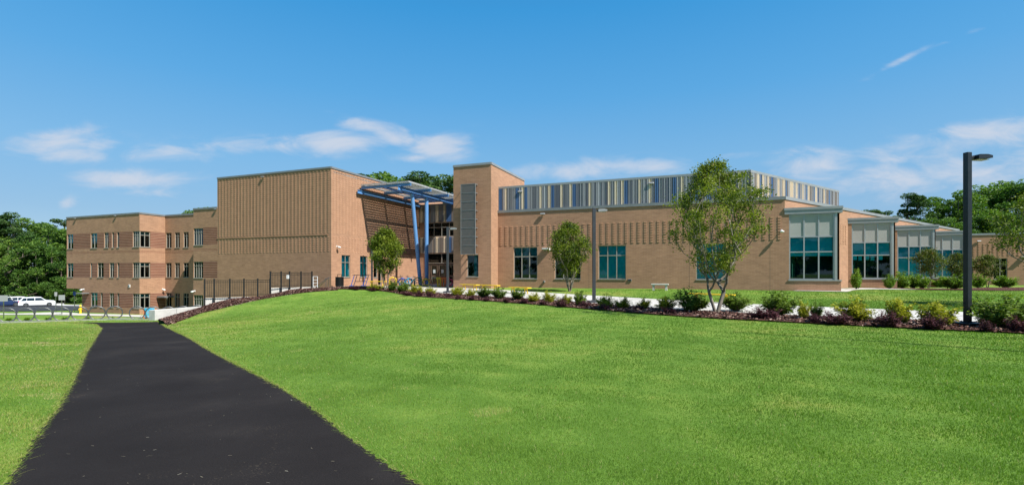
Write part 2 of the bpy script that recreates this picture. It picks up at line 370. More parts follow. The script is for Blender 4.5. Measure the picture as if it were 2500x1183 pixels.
def G(px, py, ymin=0, ymax=999):
    """point of the ground seen at a photograph pixel"""
    u = (px-CX)/F; w = (HY-py)/F; Y = _Ys[(_Ys > ymin) & (_Ys < ymax)]
    d = w*Y - Hn(u*Y, Y); i = np.argmax(d < 0) if (d < 0).any() else len(Y)-1
    y = Y[i] if i == 0 else Y[i-1] + (Y[i]-Y[i-1])*d[i-1]/(d[i-1]-d[i]+1e-12)
    return Vector((u*y, y, H(u*y, y)))
def at(px, y, off=0):
    x = (px-CX)/F*y; return Vector((x, y, H(x, y)+off))
xs = np.concatenate([np.linspace(-900, -120, 14)[:-1], np.linspace(-120, -42, 40)[:-1], np.linspace(-42, 34, 191)[:-1], np.linspace(34, 100, 34)[:-1], np.linspace(100, 900, 14)])
ys = np.concatenate([np.linspace(-300, -2, 12)[:-1], np.linspace(-2, 60, 156)[:-1], np.linspace(60, 130, 36)[:-1], np.linspace(130, 1200, 16)])
gx, gy = np.meshgrid(xs, ys); gz = Hn(gx, gy); nx, ny = len(xs), len(ys)
idx = np.arange(nx*ny).reshape(ny, nx)
fc = np.stack([idx[:-1, :-1], idx[:-1, 1:], idx[1:, 1:], idx[1:, :-1]], -1).reshape(-1, 4)
gr = npmesh('ground', np.stack([gx, gy, gz], -1).reshape(-1, 3), fc, m_lawn)
gr.data.polygons.foreach_set('use_smooth', [True]*len(fc)); tag(gr, kind='structure')

def cat(pts, n):
    """Catmull-Rom through 2D points"""
    P = [np.array(p[:2], float) for p in pts]; P = [2*P[0]-P[1]] + P + [2*P[-1]-P[-2]]; out = []
    for i in range(1, len(P)-2):
        for k in range(n):
            t = k/n; a, b, c, d = P[i-1:i+3]
            out.append(.5*((2*b)+(-a+c)*t+(2*a-5*b+4*c-d)*t*t+(-a+3*b-3*c+d)*t**3))
    out.append(P[-2]); return np.array(out)
POLY = {}
def sheet(name, Lp, Rp, off, m, n=8, k=10, jag=0, kerb=0, key=None):
    a, b = cat(Lp, n), cat(Rp, n)
    POLY[key or name] = np.concatenate([a, b[::-1]])
    f = np.linspace(0, 1, k+1)[None, :, None]; g = a[:, None]*(1-f)+b[:, None]*f
    if jag:
        for e, col, sg in ((a, 0, 1), (b, -1, 1)):
            d = np.gradient(e, axis=0); d /= np.linalg.norm(d, axis=1, keepdims=True)+1e-9
            g[:, col] += np.stack([-d[:, 1], d[:, 0]], -1)*rng.normal(0, jag, len(e))[:, None]
    z = Hn(g[..., 0], g[..., 1])+off
    r, c = z.shape; id_ = np.arange(r*c).reshape(r, c); V_ = np.concatenate([g, z[..., None]], -1).reshape(-1, 3)
    fa = np.stack([id_[:-1, :-1], id_[:-1, 1:], id_[1:, 1:], id_[1:, :-1]], -1).reshape(-1, 4)
    # make it face up
    p = V_[fa[0]]; 
    if np.cross(p[1]-p[0], p[2]-p[0])[2] < 0: fa = fa[:, ::-1]
    if kerb:
        rim = np.concatenate([id_[0, :], id_[1:, -1], id_[-1, -2::-1], id_[-2:0:-1, 0]]); n0 = len(V_)
        low = V_[rim].copy(); low[:, 2] -= kerb; V_ = np.concatenate([V_, low]); m_ = len(rim); j = np.arange(m_)
        fa = np.concatenate([fa, np.stack([rim, rim[(j+1) % m_], n0+(j+1) % m_, n0+j], -1)])
    o = npmesh(name, V_, fa, m); tag(o, kind='structure'); return o
def inpoly(x, y, P):
    c = np.zeros(len(x), bool); n = len(P); j = n-1
    for i in range(n):
        xi, yi = P[i]; xj, yj = P[j]
        if yi != yj: c ^= ((yi > y) != (yj > y)) & (x < (xj-xi)*(y-yi)/(yj-yi)+xi)
        j = i
    return c
def gp(*pts): return [tuple(G(*p))[:2] for p in pts]

# asphalt path (its two edges), running from behind the camera to the concrete strip
PL = gp((165,787.5),(213,790),(238,795),(244,803),(233,822),(206,868),(165,960),(85,1080),(25,1183))
PR = gp((378,785.5),(391,790),(403,796),(418,804),(455,822),(535,870),(700,960),(868,1085),(1010,1183))
PL += [(PL[-1][0]+.95, PL[-1][1]-1.1), (PL[-1][0]+4.5, PL[-1][1]-5.5)]; PR += [(PR[-1][0]+.95, PR[-1][1]-1.1), (PR[-1][0]+4.5, PR[-1][1]-5.5)]
sheet('path', PL, PR, .028, m_asphalt, 44, 20, jag=.014)
# walkway from the entrance, curving down past the lamps
sheet('walkway', [(-13.0,47.5),(-7.5,45.5),(-1.5,39.6),(4.9,32),(12.1,22.6),(18.1,18.3),(26,15),(40,10)],
      [(-15.6,44.6),(-9.4,41.2),(-5.0,35.6),(2.2,27.0),(9.0,18.6),(14.35,14.9),(22.5,11.2),(38,5.5)], .035, m_pave, 12, 8)
sheet('entrance_plaza', [(-15.95,43.6),(-14,49),(-10.6,57.4)], [(-15.4,42.2),(-8.0,45.8),(-1.5,53.8)], .045, m_pave, 12, 12)
# planting bed along the walkway
sheet('planting_bed', [(-16.1,42.2),(-13.9,42.0),(-9.4,40.8),(-5.1,35.3),(2.1,26.7),(8.9,18.3),(14.25,14.6),(22.4,10.9),(38,5)],
      [(-15.9,40.6),(-13.2,39.9),(-9.9,38.6),(-5.7,32),(1.9,23.2),(5.9,17.9),(9.1,15.0),(12.9,12.3),(22,7.5)], .045, m_mulch, 12, 8, jag=.03)
# mulch slope under the fence
UP = [(386,781,33.1),(430,768,34.2),(470,757,35.5),(503,747,36.45),(524.6,739.5,36.9),(566,730,37.75),(595,727.5,38.45),(648,724,39.7),(663,719,40.1),(689,714.5,40.6),(705,709.5,40.95),(734,705.5,41.6),(783,704.5,42.4),(803,703.5,42.7)]
LO = [(408,795),(432,786),(478,769.5),(500,762.5),(520,757),(555,749),(585,742.5),(632,732),(655,727),(692,721),(712,718.5),(745,714),(785,710.5),(826,708.5)]
up3 = np.array([((a-CX)/F*c, c, (HY-b)/F*c) for a, b, c in UP]); lo3 = np.array([tuple(G(a, b, 20, UP[i][2]-.4)) for i, (a, b) in enumerate(LO)])
k_ = 8; tt = np.linspace(0, len(UP)-1, (len(UP)-1)*k_+1); ip = lambda A: np.stack([np.interp(tt, np.arange(len(A)), A[:, j]) for j in range(3)], -1)
ua, la = ip(up3), ip(lo3); la[:, :2] += rng.normal(0, .03, (len(la), 2)); f_ = np.linspace(0, 1, 13)[None, :, None]
gq_ = ua[:, None]*(1-f_)+la[:, None]*f_; gq_[..., 2] += np.sin(f_[..., 0]*math.pi)*.10+.02; gq_[:, -1, 2] = Hn(gq_[:, -1, 0], gq_[:, -1, 1])+.01
gq_[..., 2] = np.maximum(gq_[..., 2], Hn(gq_[..., 0], gq_[..., 1])+.02)
r_, c_n = gq_.shape[:2]; id_ = np.arange(r_*c_n).reshape(r_, c_n); fa_ = np.stack([id_[:-1, :-1], id_[:-1, 1:], id_[1:, 1:], id_[1:, :-1]], -1).reshape(-1, 4)
MS = gq_; q_ = gq_.reshape(-1, 3); nn = np.cross(q_[fa_[0]][1]-q_[fa_[0]][0], q_[fa_[0]][2]-q_[fa_[0]][0])
tag(npmesh('mulch_slope', q_, fa_ if nn[2] > 0 else fa_[:, ::-1], m_mulch), kind='structure'); POLY['mulch_slope'] = np.concatenate([ua[:, :2], la[::-1, :2]])
# concrete strip under the hoop racks, paving by the left wing, car park
RS = Vector((-31.1, 32.7, 0)); RD = Vector((.914, .407, 0)); RNN = Vector((-.407, .914, 0))
def rp(s, o): v = RS + RD*s + RNN*o; return (v.x, v.y)
sheet('rack_strip', [rp(s, .35) for s in (-10,-5,0,4,8,9.5)], [rp(s, -.55) for s in (-10,-5,0,4,8,9.5)], .10, m_concrete, 6, 3, kerb=.12)
A0 = Vector((-16.0, 43.5)); XP = Vector((.932, -.3624)).normalized(); VP = Vector((.3624, .932)).normalized(); RZ = math.atan2(XP.y, XP.x)
def loc(t, r): p = A0 + XP*t + VP*r; return (p.x, p.y)
sheet('wing_walk', [loc(-66,1.5),loc(-52,-.5),loc(-40,-1.0),loc(-33,-1.6),loc(-26,-1.3),loc(-18,-.9)], [loc(-66,-11),loc(-52,-10),loc(-40,-6.6),loc(-33,-4.6),loc(-26,-3.8),loc(-18,-3.2)], .05, m_pave, 8, 6, kerb=.1)
sheet('car_park', [(-190,112),(-120,101),(-80,98),(-45,100),(-10,104)], [(-190,50),(-120,60),(-75,66),(-50,74),(-10,80)], .06, m_tarmac, 8, 8)
sheet('parking_kerb', [(-95,104),(-82,92.5),(-62,92),(-45,94)], [(-95,101),(-83,89.8),(-66,89.5),(-45,91)], .12, m_concrete, 8, 3, kerb=.12)
sheet('parking_island', [(-80,91.6),(-70,91.4),(-60,91.6)], [(-79,90.4),(-70,90.2),(-60,90.4)], .14, m_mulch, 8, 3, kerb=.03)
sheet('bay_walk', [loc(36.5+.0,4.4),(27.8,40.4),(33,40.8),(38,43.5)], [loc(39.7,4.2),(27.2,37.8),(34,38.4),(40,41)], .03, m_pave, 8, 4)
sheet('bay_bed', [(31,40.4),(38,42.6),(46,47.5),(58,54)], [(32,37.6),(39,38.8),(48,42.5),(60,51)], .05, m_mulch, 8, 4, jag=.04)

# grass: real blades, dense near the camera
def blades():
    n = 720000
    Y = np.exp(rng.uniform(math.log(3.2), math.log(38), n)); u = rng.uniform(-1.12, 1.12, n); X = u*Y
    keep = np.ones(n, bool)
    for k in ('path','planting_bed','mulch_slope','walkway','rack_strip','entrance_plaza'): keep &= ~inpoly(X, Y, POLY[k])
    keep &= ~((Y > 37) & (X < -14)); X, Y = X[keep], Y[keep]
    m = len(X); Z = Hn(X, Y); D = np.hypot(X, Y)
    k = np.clip(D/5, 1, 6)
    # clumpy tone
    def vn(sc_, sd, st=1.0):
        g = np.random.default_rng(sd).uniform(-1, 1, (97, 97)); x = (X/sc_/st) % 96; y = (Y/sc_) % 96; xi, yi = x.astype(int), y.astype(int); fx, fy = x-xi, y-yi
        fx, fy = fx*fx*(3-2*fx), fy*fy*(3-2*fy); return (g[yi, xi]*(1-fx)+g[yi, xi+1]*fx)*(1-fy)+(g[yi+1, xi]*(1-fx)+g[yi+1, xi+1]*fx)*fy
    cen = (cat(PL, 6)+cat(PR, 6))/2; dp = np.full(m, 99.)
    for c in cen[::3]: dp = np.minimum(dp, np.hypot(X-c[0], Y-c[1]))
    ton = .49 + .08*vn(4.2, 1, 2.2) + .08*vn(1.3, 2, 2.4) + .06*vn(.45, 3, 1.7) + .04*vn(.16, 4) + rng.normal(0, .085, m) - .015*np.clip(X, -12, 13) + .13*np.clip(1-(dp-1.6)/1.6, 0, 1)
    patch = vn(.7, 5, 1.8)+.5*vn(.25, 6, 1.4); ton = ton + np.where(patch > .8, rng.uniform(.05, .38, m), 0)
    ton = np.where(rng.uniform(0, 1, m) < .02, .97, ton)
    hgt = rng.uniform(.011, .029, m)*(1+.10*(k-1))*(1+.35*np.sin(X*2.3+Y*1.9)*np.sin(Y*3.1)); wd = rng.uniform(.0018, .0034, m)*k
    a = rng.uniform(0, 2*math.pi, m); lean = rng.uniform(.1, .95, m)*hgt; la = rng.uniform(0, 2*math.pi, m)
    v = np.empty((m, 3, 3)); dx, dy = np.cos(a)*wd, np.sin(a)*wd
    v[:, 0] = np.stack([X-dx, Y-dy, Z-.004], -1); v[:, 1] = np.stack([X+dx, Y+dy, Z-.004], -1)
    v[:, 2] = np.stack([X+np.cos(la)*lean, Y+np.sin(la)*lean, Z+hgt], -1)
    o = npmesh('lawn_grass', v.reshape(-1, 3), np.arange(m*3).reshape(-1, 3), m_blade, np.clip(ton, 0, 1))
    tag(o, 'short mown green grass blades covering the lawn beside the black path', 'grass', kind='stuff')
    # ragged dry fringe hanging over the path edges
    E = []
    for e, sg in ((cat(PL, 44), 1), (cat(PR, 44), -1)):
        sl_ = np.append(0, np.cumsum(np.linalg.norm(np.diff(e, axis=0), axis=1))); q = rng.uniform(0, 1, 16000)**1.0; w8 = np.interp(q*sl_[-1], sl_, np.arange(len(e))); i = w8.astype(int).clip(0, len(e)-2); f = (w8-i)[:, None]
        p = e[i]*(1-f)+e[i+1]*f; d = e[i+1]-e[i]; d /= np.linalg.norm(d, axis=1, keepdims=True); nrm = np.stack([d[:, 1], -d[:, 0]], -1)*sg
        # towards the path's inside
        ins = cen[np.argmin(((p[:, None]-cen[None])**2).sum(-1), 1)]-p; nrm *= np.sign((nrm*ins).sum(1, keepdims=True)); E.append((p-nrm*np.abs(rng.normal(0, .035, (len(p), 1)))+nrm*.008, nrm))
    p = np.concatenate([a[0] for a in E]); nr = np.concatenate([a[1] for a in E]); k = p[:, 1] > 2.8; p, nr = p[k], nr[k]; m = len(p); z = Hn(p[:, 0], p[:, 1])+.02; an = rng.uniform(0, 6.283, m); D = np.hypot(p[:, 0], p[:, 1]); kk = np.clip(D/5, 1, 5)
    L_ = rng.uniform(.02, .06, m)*(1+.1*kk); wd = rng.uniform(.002, .004, m)*kk; v = np.empty((m, 3, 3)); v[:, 0] = np.stack([p[:, 0]-np.cos(an)*wd, p[:, 1]-np.sin(an)*wd, z], -1); v[:, 1] = np.stack([p[:, 0]+np.cos(an)*wd, p[:, 1]+np.sin(an)*wd, z], -1)
    j2 = nr+rng.normal(0, .7, nr.shape); v[:, 2] = np.concatenate([p+j2*L_[:, None]*.7, (z+rng.uniform(.004, .03, m))[:, None]], -1)
    o = npmesh('dry_grass_fringe', v.reshape(-1, 3), np.arange(m*3).reshape(-1, 3), m_blade, np.clip(rng.normal(.85, .12, m), 0, 1)); tag(o, 'ragged dry grass fringe hanging over both edges of the black path', 'grass', kind='stuff')
    # chips of bark
    n = 60000; bx = []
    for k, cnt in (('planting_bed', 75000),):
        P = POLY[k]; lo, hi = P.min(0), P.max(0); x = rng.uniform(lo[0], hi[0], cnt*3); y = rng.uniform(lo[1], hi[1], cnt*3)
        q = inpoly(x, y, P) & (y < 48) & (y > 9); x, y = x[q][:cnt//3], y[q][:cnt//3]; bx.append((x, y))
    X = np.concatenate([b[0] for b in bx]); Y = np.concatenate([b[1] for b in bx]); m = len(X)
    Z = Hn(X, Y)+.055+rng.uniform(0, .03, m)
    ii, jj = rng.integers(0, MS.shape[0]-1, 26000), rng.integers(0, MS.shape[1]-1, 26000); fu, fv = rng.uniform(0, 1, (2, 26000, 1))
    ms_ = (MS[ii, jj]*(1-fu)+MS[ii+1, jj]*fu)*(1-fv)+(MS[ii, jj+1]*(1-fu)+MS[ii+1, jj+1]*fu)*fv
    X, Y, Z = np.append(X, ms_[:, 0]), np.append(Y, ms_[:, 1]), np.append(Z, ms_[:, 2]+rng.uniform(.01, .04, 26000)); m = len(X)
    a = rng.uniform(0, 6.283, m); l = rng.uniform(.02, .055, m); w = l*.45
    ca, sa = np.cos(a), np.sin(a); v = np.empty((m, 4, 3)); ti = rng.normal(0, .02, (m, 4))
    for i, (p, q) in enumerate(((-1,-1),(1,-1),(1,1),(-1,1))):
        v[:, i] = np.stack([X+ca*p*l-sa*q*w, Y+sa*p*l+ca*q*w, Z+ti[:, i]], -1)
    o = npmesh('bark_chips', v.reshape(-1, 3), np.arange(m*4).reshape(-1, 4), m_chip, rng.uniform(0, 1, m))
    tag(o, 'reddish brown bark chips loose on the planting beds', 'bark chips', kind='stuff')
    # dry clippings, dead leaves on path and lawn
    m = 520; Y = np.exp(rng.uniform(math.log(3.3), math.log(16), m)); X = rng.uniform(-1.05, 1.05, m)*Y; Z = Hn(X, Y)+.036
    q = inpoly(X, Y, POLY['path']) & (rng.uniform(0, 1, m) < .6) | (rng.uniform(0, 1, m) < .16)
    X, Y, Z = X[q], Y[q], Z[q]; m = len(X); a = rng.normal(0, .7, m); l = rng.uniform(.004, .02, m)*rng.uniform(.5, 1.4, m); w = rng.uniform(.001, .0024, m)
    Z = np.where(inpoly(X, Y, POLY['path']), Z, Z+.02)
    ca, sa = np.cos(a), np.sin(a); v = np.empty((m, 4, 3))
    for i, (p, s_) in enumerate(((-1,-1),(1,-1),(1,1),(-1,1))): v[:, i] = np.stack([X+ca*p*l-sa*s_*w, Y+sa*p*l+ca*s_*w, Z+0*X], -1)
    o = npmesh('grass_clippings', v.reshape(-1, 3), np.arange(m*4).reshape(-1, 4), m_chip2, rng.uniform(0, 1, m))
    tag(o, 'dry straw coloured grass clippings scattered on path and lawn', 'clippings', kind='stuff')
m_chip2 = leafmat('dry_clipping', [(0, (.10, .08, .05)), (.6, (.30, .26, .17)), (1, (.45, .42, .33))], 0)
blades()

# ------------------------------------------------------------------ wall and window builders (local frame of a wing: x = along the front, y = away from the viewer)
class Wall:
    """plane from p0 to p1 as seen left to right from outside"""
    def __init__(s, p0, p1): s.p = Vector((*p0, 0)); d = Vector((*p1, 0))-s.p; s.L = d.length; s.d = d.normalized(); s.n = Vector((s.d.y, -s.d.x, 0))
    def P(s, a, z, o=0): q = s.p + s.d*a + s.n*o; return (q.x, q.y, z)
    def box(s, mb, a0, a1, z0, z1, o0, o1, m=0):
        Mx = Matrix(((s.d.x, -s.n.x, 0, s.p.x), (s.d.y, -s.n.y, 0, s.p.y), (0, 0, 1, 0), (0, 0, 0, 1)))
        mb.box(a0, a1, -o1, -o0, z0, z1, m, Mx)
    def face(s, mb, z0, z1, opens=(), bands=(), depth=.16, m=0, a0=0, a1=None):
        a1 = s.L if a1 is None else a1
        A = sorted({a0, a1, *[min(max(x, a0), a1) for o in opens for x in o[:2]], *[min(max(x, a0), a1) for b in bands for x in b[:2]]})
        Z = sorted({z0, z1, *[min(max(x, z0), z1) for o in opens for x in o[2:4]], *[min(max(x, z0), z1) for b in bands for x in b[2:4]]})
        for i in range(len(A)-1):
            for j in range(len(Z)-1):
                ca, cz = (A[i]+A[i+1])/2, (Z[j]+Z[j+1])/2
                if A[i+1]-A[i] < 1e-5 or Z[j+1]-Z[j] < 1e-5: continue
                if any(o[0] < ca < o[1] and o[2] < cz < o[3] for o in opens): continue
                mm = m
                for b in bands:
                    if b[0] < ca < b[1] and b[2] < cz < b[3]: mm = b[4]
                mb.quad(s.P(A[i], Z[j]), s.P(A[i+1], Z[j]), s.P(A[i+1], Z[j+1]), s.P(A[i], Z[j+1]), mm)
        for (x0, x1, y0, y1) in [o[:4] for o in opens]:
            if x0 > a0+.001: mb.quad(s.P(x0, y0), s.P(x0, y0, -depth), s.P(x0, y1, -depth), s.P(x0, y1), m)
            if x1 < a1-.001: mb.quad(s.P(x1, y0, -depth), s.P(x1, y0), s.P(x1, y1), s.P(x1, y1, -depth), m)
            mb.quad(s.P(x0, y1), s.P(x0, y1, -depth), s.P(x1, y1, -depth), s.P(x1, y1), m)
            mb.quad(s.P(x0, y0, -depth), s.P(x0, y0), s.P(x1, y0), s.P(x1, y0, -depth), m)
    def at_px(s, px, root):
        """distance along the wall seen at photograph column px"""
        M = root.matrix_basis if hasattr(root, 'matrix_basis') else root
        o = M @ s.p; d = (M.to_3x3() @ s.d); u = (px-CX)/F
        return (u*o.y-o.x)/(d.x-u*d.y)
    def bumps(s, mb, a0, a1, z0, z1, da, dz, w=.15, h=.1, dep=.03, m=0, opens=()):
        n = max(1, round((a1-a0)/da)); k = max(1, round((z1-z0)/dz))
        for i in range(n):
            a = a0+(i+.5)*(a1-a0)/n
            for j in range(k):
                z = z0+(j+.5)*(z1-z0)/k
                if any(o[0]-.1 < a < o[1]+.1 and o[2]-.1 < z < o[3]+.1 for o in opens): continue
                s.box(mb, a-w/2, a+w/2, z-h/2, z+h/2, -.01, dep, m)
def window(parent, wl, a0, a1, z0, z1, cols=2, rows=(), inset=.12, fm=None, gm=None, blind=None, bmat=None, fw=.055, sill=True, panel=0, name='window', room=True):
    """frame (part) with glass, blind and near-black room behind, its shade painted in (sub-parts)"""
    fm = fm or m_frame; gm = gm or m_glass; mb = MB(); B = wl.box
    i0, i1 = -inset-.07, -inset+.02
    B(mb, a0, a0+fw, z0, z1, i0, i1); B(mb, a1-fw, a1, z0, z1, i0, i1)
    B(mb, a0+fw, a1-fw, z0, z0+fw, i0, i1); B(mb, a0+fw, a1-fw, z1-fw, z1, i0, i1)
    cw = (a1-a0-fw)/cols
    for c in range(1, cols): B(mb, a0+c*cw, a0+c*cw+fw, z0+fw, z1-fw, i0+.003, i1-.003)
    for r in rows: B(mb, a0+fw, a1-fw, r-fw/2, r+fw/2, i0+.006, i1-.006)
    if sill: B(mb, a0-.02, a1+.02, z0-.05, z0+.0, -inset, .05)
    f = mb.build(name, fm, parent)
    g = MB(); o = -inset-.03
    top = z1-fw if not panel else panel
    g.quad(wl.P(a0+fw, z0+fw, o), wl.P(a1-fw, z0+fw, o), wl.P(a1-fw, top, o), wl.P(a0+fw, top, o)); g.build('glass', gm, f)
    if panel:
        g = MB(); B(g, a0+fw, a1-fw, panel, z1-fw, o-.02, o+.004); g.build('spandrel_panel', m_panel, f)
    if blind:
        g = MB()
        for (b0, b1, c0, c1, bm) in blind:
            x0, x1 = a0+fw+(a1-a0-2*fw)*b0, a0+fw+(a1-a0-2*fw)*b1; y0, y1 = z0+(z1-z0)*c0, z0+(z1-z0)*c1
            B(g, x0, x1, y0, y1, -inset-.16, -inset-.13, bm)
        g.build('blind', [m_blind, m_blindb], f)
    if not room: return f
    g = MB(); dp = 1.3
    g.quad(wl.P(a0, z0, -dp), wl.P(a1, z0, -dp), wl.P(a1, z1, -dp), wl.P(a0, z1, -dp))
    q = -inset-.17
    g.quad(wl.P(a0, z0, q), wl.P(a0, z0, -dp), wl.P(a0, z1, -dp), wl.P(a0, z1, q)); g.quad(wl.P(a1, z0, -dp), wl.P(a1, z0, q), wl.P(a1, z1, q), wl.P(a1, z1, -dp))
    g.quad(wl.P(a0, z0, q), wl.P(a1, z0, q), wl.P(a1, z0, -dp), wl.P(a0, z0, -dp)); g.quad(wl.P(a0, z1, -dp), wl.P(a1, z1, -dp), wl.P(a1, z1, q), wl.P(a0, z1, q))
    if name == 'window' and (a1-a0) > 1.5:       # a few greyish things inside the room
        for _ in range(4):
            x = rnd.uniform(a0+.2, a1-.4); hh = rnd.uniform(.4, 1.3); B(g, x, x+rnd.uniform(.15, .5), z0+.02, z0+hh, -dp+.2, -dp+.5, 1)
    g.build('room', [m_room, m_roomthings], f)
    return f
m_roomthings = varied('room_things', (.08, .11, .11), (.2, .25, .24), 3, .8)
def coping(mb, pts, z, h=.14, o=.06, m=0):
    """metal coping along a chain of wall points"""
    for a, b in zip(pts[:-1], pts[1:]):
        w = Wall(a, b); w.box(mb, -o*0, w.L, z-h, z+.03, -.3, o, m)
def stripes(mb, wl, a0, a1, z0, z1, spec, seed, base=(0, 1, 0, 2, 0, 1), d=.0):
    """ribbed metal panels: narrow strips, each its own colour and relief. spec: list of (a0,a1,mat)"""
    r = random.Random(seed); a = a0
    while a < a1-.02:
        m = None; w = r.choice((.07, .1, .1, .15, .22))
        for s in spec:
            if s[0]-.02 <= a < s[1]-.03: m = s[2]; w = s[1]-a; break
            if a < s[0] < a+w: w = max(.05, s[0]-a)
        if m is None: m = r.choice(base)
        e = min(a1, a+w); n = max(1, round((e-a)/.17)); ww = (e-a)/n
        for i in range(n):
            b = a+i*ww; wl.box(mb, b, b+ww*.42, z0, z1, -.02, d+.085, m); wl.box(mb, b+ww*.42, b+ww, z0+.002, z1-.002, -.021, d+.006, m)
        a = e

FL = -1.27          # upper floor level relative to the camera
# ------------------------------------------------------------------ LEFT WING, three storeys
lw = thing('classroom_wing', 'three-storey tan brick wing with bands of dark red brick, left end of the school', 'building', (A0.x, A0.y, 0), RZ)
Mx = Matrix.Translation((A0.x, A0.y, 0)) @ Matrix.Rotation(RZ, 4, 'Z')
def c1(x): return x*.28737           # crop column to photograph column
mb = MB(); T6 = 6.45; BASE = -5.6
t0, t1, t2, t3 = -38.8, -25.8, -17.5, -14.1; RC = 2.7
w1 = Wall((t0, 0), (t1, 0)); w1s = Wall((t1, 0), (t1, RC)); w2 = Wall((t1, RC), (t2, RC)); w3l = Wall((t2, RC), (t2, 0)); w3 = Wall((t2, 0), (t3, 0))
rows = [(2.76, 4.47), (-.54, 1.10), (-3.85, -2.26)]
def cols(wl, prs): return [(wl.at_px(c1(a), Mx), wl.at_px(c1(b), Mx)) for a, b in prs]
W1 = [cols(w1, [(572,622),(770,825),(885,922),(950,967),(992,1013),(1128,1190)]), cols(w1, [(572,622),(767,783),(828,880),(930,967),(995,1013),(1128,1190)]),
      cols(w1, [(770,828),(853,872),(930,967),(995,1013),(1128,1190)])]
for i in range(3): W1[i][-1] = (W1[i][-1][0], w1.L)
for i in range(2): W1[i][0] = (.12, W1[i][0][1])
w1us = w1.at_px(c1(700), Mx)
opens1 = [(a, b, rows[i][0], rows[i][1]) for i in range(3) for (a, b) in W1[i]]
bands1 = [(0, w1.L, rows[0][0]-.04, rows[0][1], 1), (0, w1.L, rows[1][0]-.04, rows[1][1], 1), (0, w1.L, rows[2][0], rows[2][1], 1), (0, w1.L, 2.20, 2.24, 1), (0, w1.L, 2.34, 2.38, 1)]
w1.face(mb, -1.84, T6, opens1, bands1); 
w1.face(mb, BASE, -1.84, [o for o in opens1 if o[3] < -1.9], bands1, a0=w1us)
sd = w1s.at_px(c1(1278), Mx)
opS = [(0, sd, r[0], r[1]) for r in rows]; w1s.face(mb, BASE, T6, opS, bands1)
W2 = cols(w2, [(1410,1457),(1485,1528),(1558,1603)])
op2 = [(a, b, r[0], r[1]) for r in rows for (a, b) in W2]; w2.face(mb, BASE, T6, op2, [(0, w2.L, 2.20, 2.24, 1), (0, w2.L, 2.34, 2.38, 1)])
w3l.face(mb, BASE, T6, [], bands1)
e3 = w3.at_px(c1(1725), Mx); s3 = w3.at_px(c1(1648), Mx)
op3 = [(0.02, e3, r[0], r[1]) for r in rows]; w3.face(mb, BASE, T6, op3, [(e3, w3.L, rows[0][0], rows[0][1]+.03, 1), (e3, w3.L, rows[1][0], rows[1][1]+.03, 1), (0, w3.L, 2.20, 2.24, 1), (0, w3.L, 2.34, 2.38, 1)])
# left end, back, underside of the overhang, recessed ground floor
Wall((t0, 14), (t0, 0)).face(mb, -1.84, T6, [], bands1)
mb.quad((t0, 0, -1.84), (t0, 14, -1.84), (t0+w1us, 14, -1.84), (t0+w1us, 0, -1.84))
Wall((t0+w1us, 14), (t0+w1us, 0)).face(mb, BASE, -1.84)
Wall((t3, 14), (t0, 14)).face(mb, BASE, T6)
mb.build('wall', [m_brick, m_red], lw)
mb = MB(); mb.box(t0+1.8, t0+2.5, .6, 1.3, BASE, -1.83); mb.build('pier', m_brick, lw)
mb = MB(); mb.poly([(t0, .3, 6.2), (t1, .3, 6.2), (t1, RC+.3, 6.2), (t2, RC+.3, 6.2), (t2, .3, 6.2), (t3, .3, 6.2), (t3, 14, 6.2), (t0, 14, 6.2)]); mb.build('roof', m_roof, lw)
mb = MB(); coping(mb, [(t0, 14), (t0, 0), (t1, 0), (t1, RC), (t2, RC)], T6); coping(mb, [(t2, RC), (t2, 0), (t3, 0)], T6+.02); mb.build('coping', m_coping, lw)
for i in range(3):
    zr = rows[i]; hr = zr[1]-.42
    for (a, b) in W1[i]:
        n = max(1, round((b-a)/.5)); cnr = b > w1.L-.01
        window(lw, w1, a, b-(.06 if cnr else 0), zr[0], zr[1], 3 if cnr else n, (hr,) if b-a > .6 else (), gm=m_glass, fw=.04, inset=.07, room=not cnr, blind=[(0, 1, .45, 1, 0)] if not cnr and rnd.random() < .4 else None)
    window(lw, w1s, .06, sd, zr[0], zr[1], 2, (hr,), gm=m_glassd, fw=.06, blind=[(0, 1, .76, 1, 1), (.03, .16, 0, .76, 0)], room=False)
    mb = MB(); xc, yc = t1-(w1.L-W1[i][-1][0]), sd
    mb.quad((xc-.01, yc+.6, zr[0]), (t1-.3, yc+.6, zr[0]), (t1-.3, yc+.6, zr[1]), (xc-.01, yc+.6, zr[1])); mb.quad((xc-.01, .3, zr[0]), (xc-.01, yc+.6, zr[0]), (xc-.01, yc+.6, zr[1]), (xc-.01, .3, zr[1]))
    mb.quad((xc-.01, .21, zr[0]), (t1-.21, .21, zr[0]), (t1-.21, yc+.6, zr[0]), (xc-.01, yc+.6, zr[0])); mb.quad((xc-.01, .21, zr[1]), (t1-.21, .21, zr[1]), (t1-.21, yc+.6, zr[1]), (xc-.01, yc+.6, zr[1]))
    mb.build('corner_room', m_room, lw)  # corner interior painted near-black in place of its shade
    for (a, b) in W2: window(lw, w2, a, b, zr[0], zr[1], 2, (hr,), gm=m_glassd, fw=.04, inset=.07)
    window(lw, w3, .02, e3, zr[0], zr[1], 4, (hr,), gm=m_glass, fw=.04, inset=.07)
# doorway canopies at ground level
mb = MB(); a = w1.at_px(c1(745), Mx); w1.box(mb, a-.7, a+.3, -2.38, -2.28, .002, .8); mb.build('door_hood', m_coping, lw)
mb = MB(); w2.box(mb, .15, 1.4, -2.75, -2.6, .002, 1.0); mb.build('door_hood', m_coping, lw)

